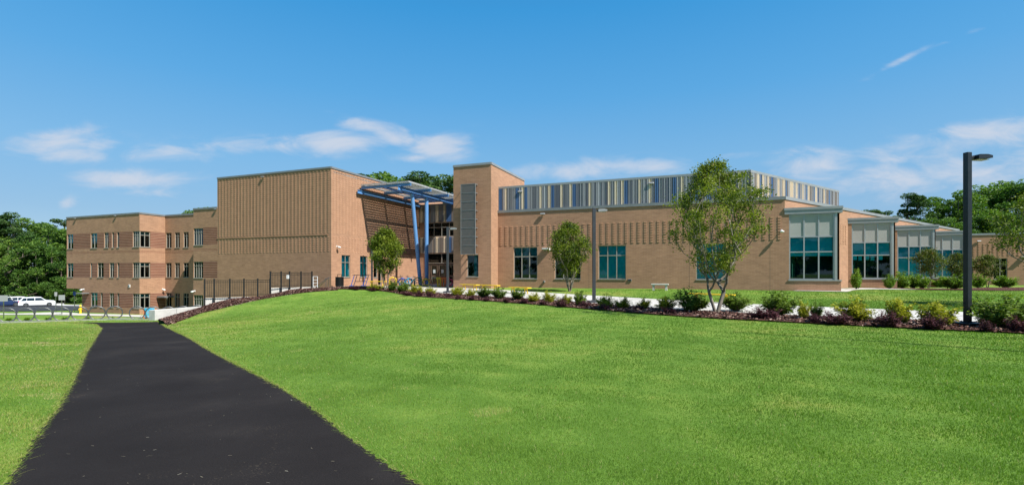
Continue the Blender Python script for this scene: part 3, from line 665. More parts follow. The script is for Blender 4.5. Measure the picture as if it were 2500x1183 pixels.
# ------------------------------------------------------------------ AUDITORIUM BLOCK
ab = thing('auditorium_block', 'tall windowless tan brick block studded with projecting brick headers', 'building', (A0.x, A0.y, 0), RZ)
TB = 9.35; mb = MB()
bf = Wall((t3, 0), (0, 0)); br_ = Wall((0, 0), (0, 14.5)); bl = Wall((t3, 20), (t3, 0)); bk = Wall((0, 20), (t3, 20)); b2 = Wall((0, 14.5), (0, 20))
bf.face(mb, BASE, TB); bl.face(mb, 5.8, TB); bk.face(mb, BASE, TB); b2.face(mb, BASE, TB)
def p2(px): return br_.at_px(px, Mx)
opb = [(p2(834), p2(855), -.42, 1.60), (p2(879), p2(897), -.42, 1.60), (p2(912), p2(922), -.5, 1.75), (p2(923), p2(932), FL, .7)]
br_.face(mb, BASE, TB, opb)
mb.build('wall', [m_brick, m_red], ab)
mb = MB(); bf.bumps(mb, .05, bf.L-.1, 3.5, 9.15, .42, .2, dep=.024); bf.bumps(mb, .05, bf.L-.1, 1.85, 3.25, .42, .2, dep=.024)
bf.box(mb, .0, bf.L-.35, 3.33, 3.42, -.01, .05, 1)
mb.build('header_bricks', [m_bump, m_brick], ab); mb = MB()
br_.bumps(mb, .1, 14.4, 3.5, 9.15, .42, .2, dep=.028); br_.bumps(mb, .1, 14.4, 1.85, 3.25, .42, .2, dep=.028)
mb.build('header_bricks', [m_bump, m_brick], ab)
mb = MB(); mb.box(t3, 0, .3, 20, 8.9, 9.0); mb.build('roof', m_roof, ab)
mb = MB(); coping(mb, [(t3, 20), (t3, 0), (0, 0), (0, 20)], TB, .13); mb.build('coping', m_coping, ab)
for k, o in enumerate(opb[:3]): window(ab, br_, o[0], o[1], o[2], o[3], 2 if k < 2 else 1, (o[2]+1.36,) if k < 2 else (), inset=.1, blind=[(0, 1, 0, .66, 1), (0, 1, .68, 1, 0)] if k < 2 else None)
window(ab, br_, *opb[3], 1, (), inset=.1, gm=m_glassd, sill=False, name='door')

# ------------------------------------------------------------------ ENTRANCE BAY (glazed, striped)
eb = thing('entrance_bay', 'recessed glazed school entrance with striped metal panels over brown doors', 'building', (A0.x, A0.y, 0), RZ)
ew = Wall((.02, 14.5), (13.8, 14.5)); mb = MB()
def ee(px): return ew.at_px(px, Mx)
for z0, z1, sd_ in ((5.75, 7.7, 5), (2.25, 4.05, 9)):
    stripes(mb, ew, 0, ew.L, z0, z1, [(ee(1065), ee(1072), 3), (ee(1084), ee(1089), 3), (ee(1028), ee(1033), 3), (ee(1092), ee(1104), 4)], sd_, base=(5, 0, 5, 5, 0), d=.05)
mb.build('striped_panels', STR, eb)
mb = MB(); ew.face(mb, BASE, 7.75, [(.9, 13, 4.1, 5.7), (.9, 13, FL, 2.2)]); mb.build('wall', m_brick, eb)
window(eb, ew, .9, 12.9, 4.1, 5.7, 12, (5.15,), inset=.02, gm=m_glassd, fw=.06, sill=False)
window(eb, ew, .9, 12.9, 1.05, 2.2, 6, (), inset=.02, gm=m_glassd, fw=.07, sill=False, name='transom_window')
m_door = varied('bronze_door', (.11, .08, .055), (.14, .10, .07), 2, .5)
for k in range(8):
    d = MB(); a = ee(1050)+k*1.06-2.12; b = a+1.0
    ew.box(d, a, a+.16, FL, 1.0, -.12, -.05); ew.box(d, b-.16, b, FL, 1.0, -.12, -.05); ew.box(d, a+.16, b-.16, .8, 1.0, -.12, -.05)
    ew.box(d, a+.16, b-.16, -.5, -.3, -.12, -.05); ew.box(d, a+.16, b-.16, FL, FL+.2, -.12, -.05)
    do = d.build('door', m_door, eb)
    g = MB(); ew.box(g, a+.16, b-.16, FL+.2, .8, -.1, -.09); g.build('glass', m_glassd, do)
    if k in (2, 3): g = MB(); ew.box(g, a+.35, a+.65, -.05, .35, -.088, -.084); g.build('notice', m_blindb, do)
    h = MB(); ew.box(h, a+.2, a+.24, -.5, .1, -.05, .02); h.build('handle', m_steel, do)
mb = MB(); mb.quad((.9, 16, FL), (13, 16, FL), (13, 16, 2.3), (.9, 16, 2.3)); mb.quad((.9, 16, FL), (.9, 14.6, FL), (.9, 14.6, 2.3), (.9, 16, 2.3)); mb.build('lobby', m_room, eb)  # lobby planes painted near-black in place of the shade behind the doors
mb = MB(); mb.box(.02, 13.8, 14.6, 30, 7.6, 7.72); mb.build('roof', m_roof, eb)
mb = MB(); coping(mb, [(.02, 14.5), (13.8, 14.5)], 7.8, .1, .12); mb.build('coping', m_coping, eb)

# clerestory far behind the canopy
ch = thing('roof_clerestory', 'striped metal clerestory box seen over the roof behind the blue canopy', 'building', (A0.x, A0.y, 0), RZ)
mb = MB(); cw = Wall((3, 30), (20, 30)); stripes(mb, cw, 0, cw.L, 7.7, 10.6, [(2, 2.6, 4), (5, 6, 4), (8, 9, 4), (10, 10.6, 4)], 3, base=(1, 0, 4, 5)); mb.build('striped_panels', STR, ch)
mb = MB(); mb.box(3, 20, 30.1, 36, 7.7, 10.6); mb.box(2.9, 20.1, 29.8, 36.1, 10.6, 10.8); mb.build('roof', m_coping, ch)

# ------------------------------------------------------------------ BLUE CANOPY
bc = thing('entrance_canopy', 'blue steel entrance canopy with louvres on one leaning and one upright column', 'canopy', (A0.x, A0.y, 0), RZ)
def ibeam(mb, a, b, w=.2, h=.32, tf=.035, m=0):
    a, b = Vector(a), Vector(b); d = (b-a); L = d.length; q = d.normalized(); s = q.cross(Vector((0, 0, 1))).normalized(); u = s.cross(q)
    Mt = Matrix(((q.x, s.x, u.x, a.x), (q.y, s.y, u.y, a.y), (q.z, s.z, u.z, a.z), (0, 0, 0, 1)))
    mb.box(0, L, -w/2, w/2, h/2-tf, h/2, m, Mt); mb.box(0, L, -w/2, w/2, -h/2, -h/2+tf, m, Mt); mb.box(.002, L-.002, -.02, .02, -h/2+tf, h/2-tf, m, Mt)
mb = MB(); ibeam(mb, (4.53, 3.6, 7.78), (4.53, 14.4, 7.78), .26, .42); mb.build('main_beam', m_blue, bc)
mb = MB(); ibeam(mb, (.22, 3.3, 7.66), (.22, 14.4, 7.66), .2, .34); mb.build('wall_beam', m_blue, bc)
for r in (4.0, 7.58, 11.15, 14.2): mb = MB(); ibeam(mb, (-.0+.1, r, 8.12), (5.66, r, 8.12), .16, .26); mb.build('cross_beam', m_blue, bc)
mb = MB(); ibeam(mb, (2.4, 4.1, 8.1), (2.4, 14.1, 8.1), .12, .2); mb.build('purlin', m_blued, bc)
for k, (r0, r1) in enumerate(((3.75, 7.45), (7.6, 11.0), (11.2, 14.3))):
    mb = MB(); x = .35
    while x < 5.5:
        Mt = Matrix.Translation((x, 0, 8.34)) @ Matrix.Rotation(R(12), 4, 'Y'); mb.box(-.065, .065, r0, r1, -.012, .012, 0, Mt); x += .2
    mb.box(.25, .3, r0, r1, 8.27, 8.41); mb.box(5.5, 5.56, r0, r1, 8.27, 8.41); mb.box(.3, 5.5, r0, r0+.05, 8.28, 8.4); mb.box(.3, 5.5, r1-.05, r1, 8.28, 8.4)
    mb.build('louvre_panel', m_louvre, bc)
mb = MB(); mb.tube([(4.53, 5.92, 7.57), (4.53, 7.4, FL+.05)], .185, 16); mb.box(4.25, 4.81, 7.1, 7.7, FL, FL+.06); c_ = mb.build('column', m_blue, bc, smooth=False)
mb = MB(); mb.tube([(4.53, 8.58, 7.57), (4.53, 8.58, FL+.05)], .195, 16); mb.box(4.25, 4.81, 8.28, 8.88, FL, FL+.06); mb.build('column', m_blue, bc)
mb = MB(); Mt = Matrix.Translation((4.53, 10.6, 0)); mb.tube([(1.3, 14.3, 7.5), (1.3, 14.3, FL)], .02, 6); mb.build('downpipe', m_steel, bc)

# ------------------------------------------------------------------ TOWER
tw = thing('entrance_tower', 'slender tan brick tower with a tall dark mesh sunscreen, right of the entrance', 'tower', (A0.x, A0.y, 0), RZ)
x0, x1, y0, y1 = 10.24, 13.85, 3.62, 11.98; TT = 9.37; mb = MB()
tf = Wall((x0, y0), (x1, y0)); tr_ = Wall((x1, y0), (x1, y1)); tl = Wall((x0, 14.5), (x0, y0)); tk = Wall((x1, y1), (x0, y1))
a, b = tf.at_px(1139.5, Mx), tf.at_px(1168, Mx)
tf.face(mb, BASE, TT, [(a, b, -.35, 1.55)]); tr_.face(mb, BASE, TT); tl.face(mb, BASE, TT); tk.face(mb, 5, TT); mb.build('wall', m_brick, tw)
window(tw, tf, a, b, -.35, 1.55, 1, (), inset=.12, gm=m_glassd, blind=[(.55, .8, 0, 1, 1)])
mb = MB(); mb.box(x0+.05, x1-.05, y0+.05, y1-.05, 9.0, 9.1); mb.build('roof', m_roof, tw)
mb = MB(); coping(mb, [(x0, 14.5), (x0, y0), (x1, y0), (x1, y1)], TT, .16); mb.build('coping', m_cop_light, tw)
# sunscreen standing proud of the tower face
def mesh_mat():
    m = mat('perforated_mesh', (.17, .16, .15), .5, .5); t = NT(m); uv = t.n('ShaderNodeTexCoord').outputs['UV']
    b = t.n('ShaderNodeTexBrick', {'Vector': uv, 'Color1': (1, 1, 1, 1), 'Color2': (1, 1, 1, 1), 'Mortar': (0, 0, 0, 1), 'Scale': 1.0, 'Mortar Size': .016, 'Brick Width': .06, 'Row Height': .05}).outputs[0]
    tr = t.n('ShaderNodeBsdfTransparent'); ms = t.n('ShaderNodeMixShader', {0: t.n('ShaderNodeMath', {0: b, 1: .75}, operation='MULTIPLY').outputs[0]})
    t.l(tr.outputs[0], ms.inputs[2]); t.l(t.b.outputs[0], ms.inputs[1])
    ms.inputs[0].default_value = .3
    ms2 = t.n('ShaderNodeMixShader', {0: .26}); t.l(t.b.outputs[0], ms2.inputs[1]); t.l(tr.outputs[0], ms2.inputs[2]); t.l(ms2.outputs[0], t.t.nodes['Material Output'].inputs[0])
    return m
m_mesh = mesh_mat(); m_dark = mat('dark_steel', (.03, .03, .032), .5, .3)  # m_dark: near-black steel for small cover plates
sa, sb = tf.at_px(1131, Mx)+.05, tf.at_px(1168, Mx)-.05; z_lo, z_hi = 1.58, 7.55
ss = MB(); n = 8; dz = (z_hi-z_lo)/n
for i in range(n): tf.box(ss, sa, sb, z_lo+i*dz+.02, z_lo+(i+1)*dz-.02, .52, .54)
sso = ss.build('sunscreen', m_mesh, tw)
ss = MB()
for i in range(n+1):
    z = z_lo+i*dz; tf.box(ss, sa-.02, sb+.02, z-.02, z+.02, .48, .56)
    for a in (sa+.1, sb-.1): tf.box(ss, a-.02, a+.02, z-.02+.001, z+.02-.001, .002, .48)
    tf.box(ss, sb-.06, sb-.02, z-.03, z+.03, .01, .5)
tf.box(ss, sa-.02, sa+.02, z_lo, z_hi, .5, .57); tf.box(ss, sb-.02, sb+.03, z_lo, z_hi, .5, .57); tf.box(ss, sb-.2, sb-.17, z_lo, z_hi, .1, .12)
ss.build('screen_frame', m_coping, sso)

# ------------------------------------------------------------------ GYM
gy_ = thing('gymnasium', 'long low brick gymnasium with blue, cream and grey striped metal upper wall', 'building', (A0.x, A0.y, 0), RZ)
GR = 5.09; g0, g1 = 13.85, 36.12; ge = 39.55
gf = Wall((g0, GR), (ge, GR)); gfu = Wall((g0, GR+.22), (33.87, GR+.22))
C0 = Vector(loc(g1, GR)); WD = Vector((9.0, 6.55)); WL = WD.length; Wn = WD.normalized()
def tolocal(p): d = Vector(p)-A0; return (d.dot(XP), d.dot(VP))
Wl = Vector((Wn.dot(XP), Wn.dot(VP)))
def gq(px): return gf.at_px(px, Mx)
gw = [(1253.2,1311.8),(1353.8,1417.4),(1460.3,1528.3),(1699,1773)]
opg = [(gq(a), gq(b), -.53, 2.2) for a, b in gw]; mb = MB(); gcl = g1-g0
gf.face(mb, BASE, 5.27, opg, a1=gcl)
mb.build('wall', m_brick, gy_)
mb = MB(); gf.bumps(mb, .05, gcl-.1, 2.33, 4.07, .497, .2, .2, .1, .036); mb.build('header_bricks', m_bump, gy_)
for k, o in enumerate(opg):
    bl_ = [None, None, [(0, 1, 0, .98, 0)], [(0, 1, 0, .98, 0)]][k]
    if k < 2: bl_ = [(0, 1, .72, 1, 0)]
    window(gy_, gf, *o, 3, (1.38,), inset=.13, fw=.07, blind=bl_, gm=m_glass if k > 1 else m_glassd)
mb = MB()
for px in (1438, 1683, 1880): a = gq(px); gf.box(mb, a-.012, a+.012, FL-.2, 2.2, -.01, .003)
mb.build('control_joints', m_joint, gy_)
mb = MB(); cc = (g1, GR); coping(mb, [(g0, GR), (g1, GR)], 5.42, .2, .07)
mb.build('coping', m_coping, gy_)
U0 = Vector((33.87, GR+.22)); U1 = U0+Wl*15.6
mb = MB(); S5 = lambda a, b, m: (gfu.at_px(1200+a*.2958, Mx), gfu.at_px(1200+b*.2958, Mx), m); S6 = lambda a, b, m: (gfu.at_px(1580+a*.3551, Mx), gfu.at_px(1580+b*.3551, Mx), m)
spec = [S5(65,90,4), S5(110,130,3), S5(203,230,4), S5(250,272,3), S5(275,300,4), S5(398,418,3), S5(468,492,3), S5(495,522,4), S5(570,592,3), S5(645,667,3), S5(670,700,4), S5(803,825,3),
        S5(962,985,3), S5(1017,1040,3), S5(1070,1093,3), S5(1098,1128,4), S5(1212,1235,3), S5(1298,1322,3), S5(1352,1382,4), S5(1500,1530,4), S6(230,252,3), S6(330,348,4), S6(375,392,3), S6(415,440,4), S6(520,540,3), S6(625,647,3)]
ZG0, ZG1 = 5.30, 7.42
stripes(mb, gfu, 0, gfu.L, ZG0, ZG1, sorted(spec), 21, base=(0, 0, 1, 1, 0, 2, 2)); mb.build('striped_panels', STR, gy_); mb = MB()
gsu = Wall(tuple(U0), tuple(U1)); S7 = lambda a, b, m: (gsu.at_px(1580+a*.3551, Mx), gsu.at_px(1580+b*.3551, Mx), m)
spec = [S7(712,728,2), S7(746,766,3), S7(772,780,4), S7(785,800,3), S7(820,832,3), S7(848,860,4), S7(890,905,3), S7(925,942,3), S7(948,955,4), S7(975,1000,3), S7(1015,1028,3), S7(1035,1042,4), S7(1060,1070,3),
        S7(1085,1092,4), S7(1100,1112,3), S7(1140,1146,4), S7(1150,1163,3), S7(1167,1173,4), S7(1205,1216,3), S7(1245,1252,4)]
stripes(mb, gsu, .04, gsu.L, ZG0, ZG1, sorted(spec), 33, base=(2, 5, 0, 2))
mb.build('side_striped_panels', STR, gy_)
U2 = U1+Vector((-3, 14)); mb = MB()
for a, b in ((tuple(U1), tuple(U2)), (tuple(U2), (g0, 19)), ((g0, 19), (g0, GR+.22))): Wall(a, b).face(mb, ZG0, ZG1)
mb.build('rear_cladding', m_s_grey, gy_)
mb = MB(); mb.poly([(g0, GR+.4, 7.3), (33.8, GR+.4, 7.3), (U1.x-.2, U1.y, 7.3), (U2.x, U2.y, 7.3), (g0, 19, 7.3)]); mb.build('roof', m_roof, gy_)
mb = MB(); coping(mb, [(g0, GR+.22), tuple(U0), tuple(U1)], 7.52, .15, .09); mb.build('upper_coping', m_cop_light, gy_)

# ------------------------------------------------------------------ BAY-WINDOW WING
bw = thing('bay_window_wing', 'long tan brick wing running back with four stepped bay windows under grey canopies', 'building', (A0.x, A0.y, 0), RZ)
mb = MB(); cb = Vector((g1, GR)); endL = WL*4+1.0
lw_ = Wall(tuple(cb), tuple(cb+Wl*endL)); lw_.face(mb, BASE, 5.27)
mb.build('wall', m_brick, bw)
mb = MB(); coping(mb, [tuple(cb), tuple(cb+Wl*endL)], 5.42, .2, .07); mb.build('coping', m_cop_light, bw)
e_ = cb+Wl*endL
mb = MB(); mb.poly([(g1, GR+.3, 5.2), (e_.x, e_.y+.3, 5.2), (e_.x-8, e_.y+14, 5.2), (g0+.1, 19.2, 5.2), (g0+.1, GR+.5, 5.2)]); mb.build('roof', m_roof, bw)
BWD = 3.43
for k in range(4):
    c = cb+Wl*WL*k; r = c+Vector((BWD, 0))
    zoff = 0 if k < 3 else 0
    fr = Wall(tuple(c), tuple(r)); sidel = 6.2
    sd2 = Wall(tuple(r), (r.x, r.y+sidel)); mb = MB()
    ga = .27; gb = BWD-.38; o = (ga, gb, -.5, 4.1)
    fr.face(mb, BASE, 4.15, [(ga, BWD, -.5, 4.2)], depth=.2); sd2.face(mb, BASE, -.5); sd2.face(mb, -.5, 4.15, a0=.45)
    mb.quad((r.x-.4, r.y, -.5), (r.x, r.y, -.5), (r.x, r.y+.45, -.5), (r.x-.4, r.y+.45, -.5))
    bo = mb.build('bay', m_brick, bw)
    f = window(bw, fr, ga, gb, -.5, 4.12, 3, (1.46, 2.52), inset=.08, fm=m_framel, fw=.085, gm=m_glass, panel=2.5,
               blind=[[(0, 1, .43, .64, 0), (0, 1, .36, .43, 1)], [(0, 1, .43, .64, 0), (.02, .13, .34, .43, 1), (.17, .26, .33, .42, 1), (.36, .46, .34, .43, 1), (.5, .6, .33, .42, 1), (.7, .82, .34, .43, 1)],
                      [(0, 1, .43, .64, 0), (0, 1, 0, .43, 1)], [(0, 1, .43, .64, 0), (0, 1, 0, .43, 1)]][k], name='bay_window')
    mb = MB(); fr.box(mb, gb, gb+.16, -.5, 4.14, -.16, -.02); fr.box(mb, ga-.05, BWD+.04, -.58, -.5, -.2, .06); mb.build('corner_post', m_framel, bw)
    mb = MB(); fr.box(mb, -.02, BWD+.08, 4.14, 4.42, -1.5, .05); fr.box(mb, -.05, BWD+.11, 4.423, 4.60, -1.5, .09); mb.build('bay_canopy', m_cop_light, bw)
    mb = MB(); mb.poly([(c.x, c.y, 4.45), (r.x, r.y, 4.45), (r.x, r.y+sidel, 4.45)]); sd2.box(mb, .0, sidel, 4.15, 4.45, -.1, .0); mb.build('bay_roof', m_cop_light, bw)
    if k < 3:
        mb = MB(); s_ = WL*k; lw_.bumps(mb, s_+WL-2.1, s_+WL-.3, 2.33, 4.0, .4, .2, .14, .1, .035); mb.build('header_bricks', m_bump, bw)

# ------------------------------------------------------------------ FAR RIGHT WING
FZ = -.3; far0 = Vector(((2325-CX)/F*65.3, 65.3)); fw_ = thing('far_brick_wing', 'distant low tan brick wing with narrow windows behind the black lamp post, far right', 'building', (far0.x, far0.y, 0), RZ)
Mf = Matrix.Translation((far0.x, far0.y, 0)) @ Matrix.Rotation(RZ, 4, 'Z'); mb = MB(); ffw = Wall((0, 0), (24, 0))
def c7(x): return 1880+x*.3128
opf = [(ffw.at_px(c7(a), Mf), ffw.at_px(c7(b), Mf), -.9, 1.86) for a, b in ((1565,1588),(1743,1853))]
ffw.face(mb, BASE, 4.95, opf); Wall((24, 0), (24, 14)).face(mb, BASE, 4.95); Wall((0, 14), (0, 0)).face(mb, BASE, 4.95); mb.build('wall', m_brick, fw_)
for o in opf: window(fw_, ffw, *o, max(1, round((o[1]-o[0])/.8)), (1.05,), fw=.07, gm=m_glassd)
mb = MB(); ffw.bumps(mb, .5, 10.5, 2.1, 3.8, .5, .2, .2, .1, .036); mb.build('header_bricks', m_bump, fw_)
mb = MB(); coping(mb, [(0, 0), (24, 0)], 5.08, .2, .08); mb.build('coping', m_cop_light, fw_)
mb = MB(); mb.box(0, 24, .3, 14, 4.7, 4.8); mb.build('roof', m_roof, fw_)

# ------------------------------------------------------------------ wall-mounted lamps and cameras
def rootpt(wl, a, z, o, M=Mx): return M @ Vector(wl.P(a, z, o))
def wall_thing(kind, wl, px, z, label, M=Mx, group=None, sc_=1.0):
    a = wl.at_px(px, M); p = rootpt(wl, a, z, 0, M); n3 = (M.to_3x3() @ wl.n); rz = math.atan2(n3.y, n3.x)+math.pi/2
    if kind == 'camera':
        t = thing('security_camera', label, 'camera', p, rz, group)
        mb = MB(); mb.box(-.06, .06, -.02, 0, -.08, .08); mb.tube([(0, -.01, 0), (0, -.25, .0), (0, -.3, -.04)], .035, 8); mb.build('bracket', m_white, t)
        mb = MB(); pts = [(0, -.3, -.02-.03*i) for i in range(6)]; mb.tube(pts, [.09, .125, .14, .13, .09, .03], 12); mb.build('dome', m_white, t, smooth=True)
    elif kind == 'wedge':
        t = thing('wall_light', label, 'wall light', p, rz, group)
        w = .3*sc_; mb = MB(); mb.poly([(-w, 0, .1), (-w, -.42, .08), (-w, -.42, -.0), (-w, 0, -.14)][::-1]); mb.poly([(w, 0, .1), (w, -.42, .08), (w, -.42, -.0), (w, 0, -.14)])
        mb.quad((-w, 0, .1), (-w, -.42, .08), (w, -.42, .08), (w, 0, .1)); mb.quad((-w, -.42, 0), (w, -.42, 0), (w, -.42, .08), (-w, -.42, .08)); mb.build('housing', m_white if sc_ > .9 else m_coping, t)
        mb = MB(); mb.quad((-w, 0, -.14), (w, 0, -.14), (w, -.42, 0), (-w, -.42, 0)); mb.build('lens', m_panel, t)
    else:
        t = thing('flood_light', label, 'flood light', p, rz, group)
        mb = MB(); mb.box(-.03, .03, -.1, 0, -.03, .03); mb.build('bracket', m_coping, t)
        mb = MB(); Mt = Matrix.Translation((0, -.13, 0)) @ Matrix.Rotation(R(-25), 4, 'X'); mb.box(-.2*sc_, .2*sc_, -.07*sc_, .06, -.06*sc_, .07*sc_, 0, Mt); mb.build('lamp_head', m_cop_light if sc_ > .9 else m_coping, t, bevel=.015)
    return t
wall_thing('wedge', gf, 1335, 1.98, 'white wedge wall light between the first two gymnasium windows')
wall_thing('wedge', gf, 1793, 1.98, 'white wedge wall light behind the big two-trunk tree')
wall_thing('camera', gf, 1908, 3.0, 'white dome security camera on brick just left of the first bay window')
wall_thing('camera', br_, 822, 2.35, 'white dome security camera high beside the lit corner of the studded block')
wall_thing('camera', w1s, 397, -1.85, 'white camera on the sunlit corner face of the three-storey wing')
wall_thing('camera', w3, 476, -1.85, 'white camera above the ground-floor window next to the fence')
wall_thing('camera', w1, 205, -1.9, 'white camera at the edge of the overhang of the left wing')
wall_thing('flood', bf, 643, 9.0, 'small dark flood light under the roof edge of the studded block', sc_=.8)
wall_thing('flood', w1, 284, 6.25, 'small dark flood light on the roof edge above the left wing middle', sc_=.7)
wall_thing('flood', w1, 186, 6.25, 'small dark flood light near the left end of the left wing roof edge', sc_=.7)
wall_thing('flood', w3, 528, 6.25, 'small dark flood light where the left wing meets the studded block', sc_=.7)
wall_thing('flood', gfu, 1271, 7.0, 'pale flood light on the striped wall nearest the brick tower')
wall_thing('flood', gfu, 1590, 7.0, 'pale flood light on the striped wall, just left of the big tree top')
wall_thing('flood', gf, 1326, 4.95, 'pale flood light in a recess on brick above the first gymnasium windows')
wall_thing('flood', ffw, 2389, 4.1, 'pale flood light high on the far right brick wing', M=Mf)
wall_thing('wedge', ffw, 2500, 2.0, 'white wedge wall light behind the tree at the right edge', M=Mf)
def plate(name, label, cat_, wl, px, z, w, h, m, M=Mx, d=.06):
    a = wl.at_px(px, M); p = rootpt(wl, a, z, 0, M); n3 = (M.to_3x3() @ wl.n); t = thing(name, label, cat_, p, math.atan2(n3.y, n3.x)+math.pi/2)
    mb = MB(); mb.box(-w/2, w/2, -d, 0, -h/2, h/2); mb.build('housing', m, t, bevel=.01); mb = MB(); mb.box(-w/2+.03, w/2-.03, -d-.006, -d, -h/2+.03, h/2-.03); mb.build('cover', m_coping if m is m_white else m_dark, t)
plate('wall_vent', 'small dark vent plate low on brick beside the third gymnasium window', 'vent', gf, 1537.5, -.6, .3, .18, m_coping)
plate('speaker_horn', 'small white square speaker on the middle of the left wing', 'speaker', w1, 316, -1.45, .3, .3, m_white)
plate('hose_bib_box', 'tiny grey box with a slanting shadow low on the gymnasium wall', 'utility box', gf, 1329.5, -.75, .14, .16, m_cop_light, d=.22)

# ------------------------------------------------------------------ LAMP POSTS
def lamp(x, y, h, m, label, w=.15, rz=0):
    t = thing('lamp_post', label, 'lamp post', (x, y, H(x, y)+.02), rz, 'square lamp posts along the walkway')
    mb = MB(); mb.box(-w/2, w/2, -w/2, w/2, .05, h, 0); mb.build('pole', m, t, bevel=.01)
    mb = MB(); mb.box(-.3, .3, -.3, .3, -.25, .1); mb.box(-w/2-.05, w/2+.05, -w/2-.05, w/2+.05, .1, .13); mb.build('base', m, t, bevel=.02)
    mb = MB(); mb.box(w/2, .24, -.04, .04, h-.2, h-.1); mb.build('arm', m, t)
    mb = MB(); P = [(.2, h-.1), (.2, h-.2), (.66, h-.16), (.66, h-.09), (.5, h-.06), (.24, h-.07)]
    mb.poly([(a, -.15, b) for a, b in P][::1]); mb.poly([(a, .15, b) for a, b in P][::-1])
    for i in range(len(P)): a, b = P[i], P[(i+1) % len(P)]; mb.quad((a[0], -.15, a[1]), (a[0], .15, a[1]), (b[0], .15, b[1]), (b[0], -.15, b[1]))
    hd = mb.build('lamp_head', m_cop_light if m is m_pole2 else m, t)
    mb = MB(); mb.box(.26, .6, -.11, .11, h-.205, h-.195, 0); mb.build('lens', m_panel, hd)
    mb = MB(); mb.box(w/2, w/2+.012, -.04, .04, .5, .68); mb.build('hand_hole_cover', m, t)
    return t
p = at(2362, 14.0); lamp(p.x, p.y, 4.93, m_pole, 'nearest lamp post, black and tallest, at the right of the photo', .14, R(8))
p = at(1450, 25.2); lamp(p.x, p.y, 4.85, m_pole2, 'grey lamp post standing in front of the third gymnasium window', .16, R(4))
p = at(1093, 36.4); lamp(p.x, p.y, 4.85, m_pole2, 'grey lamp post in front of the entrance doors', .17)
p = at(908, 46.8); lamp(p.x, p.y, 4.5, m_pole2, 'farthest lamp post, half hidden by the small tree near the studded block', .15)

# ------------------------------------------------------------------ HOOP RACKS
def hoop(px, label):
    u = (px-CX)/F; s = (u*RS.y-RS.x)/(RD.x-u*RD.y); p = RS+RD*s; z = H(p.x, p.y)+.06
    t = thing('hoop_rack', label, 'bicycle rack', (p.x, p.y, z), math.atan2(RD.y, RD.x)+.12, 'round steel bicycle hoops on the concrete strip')
    mb = MB(); mb.ring((0, 0, .43), (1, 0, 0), (0, 0, 1), .44, .038, 40, 8); mb.build('hoop', m_hoop, t, smooth=True)
    mb = MB(); mb.box(-.1, .1, -.06, .06, -.02, .012); mb.build('foot_plate', m_steel, t)
ords = ['leftmost', 'second', 'third', 'fourth', 'fifth', 'sixth', 'seventh', 'eighth', 'ninth', 'tenth', 'eleventh', 'twelfth']
for i, px in enumerate((17.8, 62, 106.3, 150.3, 194.6, 237, 279.6, 334.8, 373.6, 411, 446.9, 481.4)):
    hoop(px, 'round steel bicycle hoop, %s of the row%s' % (ords[i] if i == 0 else ords[i]+' from the left', ', behind the concrete wall' if i > 8 else ''))

# ------------------------------------------------------------------ RETAINING WALL AND FENCES
def pxp(px, y): return Vector(((px-CX)/F*y, y, 0))
def concrete(name, label, a, b, th, zt, z0, cat_='retaining wall'):
    d = (b-a); t = thing(name, label, cat_, (a.x, a.y, 0), math.atan2(d.y, d.x))
    mb = MB(); mb.box(0, d.length, -th/2, th/2, z0, zt); mb.build('concrete_body', m_concwall, t, bevel=.02)
    mb = MB(); k = 1.5
    while k < d.length: mb.box(k-.012, k+.012, -th/2-.004, -th/2+.001, z0, zt-.02); k += 2.4
    if mb.v: mb.build('control_joints', m_coping, t)
concrete('retaining_wall', 'low pale concrete wall ending at the far end of the black path', pxp(371, 32.9), pxp(500, 36.6), .55, -2.5, -4)
concrete('fence_kerb', 'pale concrete kerb wall under the lower black fence', pxp(497, 37.15), pxp(662, 40.3), .25, -1.93, -4)
concrete('fence_kerb', 'pale concrete kerb wall under the upper black fence', pxp(661, 40.5), pxp(770, 42.9), .25, FL+.02, -3)
def fence(label, pxs, ya, yb, ztop, zbot, zfoot):
    a, b = pxp(pxs[0], ya), pxp(pxs[-1], yb); d = b-a; L = d.length; t = thing('metal_fence', label, 'fence', (a.x, a.y, 0), math.atan2(d.y, d.x))
    S = []
    for px in pxs: u = (px-CX)/F; S.append((u*a.y-a.x)/(d.normalized().x-u*d.normalized().y))
    for i, s in enumerate(S):
        p = a+d.normalized()*s; mb = MB(); w = .05; mb.box(s-w, s+w, -.05, .05, H(p.x, p.y)-.3, ztop+.09); mb.box(s-w-.01, s+w+.01, -.06, .06, ztop+.09, ztop+.11); mb.build('post', m_blacki, t)
    for s0, s1 in zip(S[:-1], S[1:]):
        mb = MB(); s0 += .052; s1 -= .052
        for z in (ztop-.02, ztop-.17, zbot+.1): mb.box(s0, s1, -.02, .02, z-.018, z+.018)
        n = max(3, round((s1-s0)/.125))
        for i in range(1, n): x = s0+(s1-s0)*i/n; mb.box(x-.009, x+.009, -.009, .009, zbot, ztop-.03)
        mb.build('railing_panel', m_blacki, t)
    return t
fence('black metal railing fence, lower run on the mulch slope left of the step', (499.4,522.9,561,595.5,629,659), 36.9, 39.9, -.58, -1.85, -3)
fu = fence('black metal railing fence, upper run in front of the studded block', (660.3,686.4,706.8,734.9,761.5), 40.1, 42.6, 0.0, -1.2, -3)
p = pxp(703.5, 41.0); t = thing('notice_sign', 'small white notice sign fixed to the upper black fence', 'sign', (p.x, p.y-.05, -.35), .1)
mb = MB(); mb.box(-.1, .1, -.02, 0, -.15, .15); mb.build('sign_face', m_white, t); mb = MB(); mb.box(-.02, .02, -.025, -.021, -.1, .1); mb.build('print', m_coping, t)
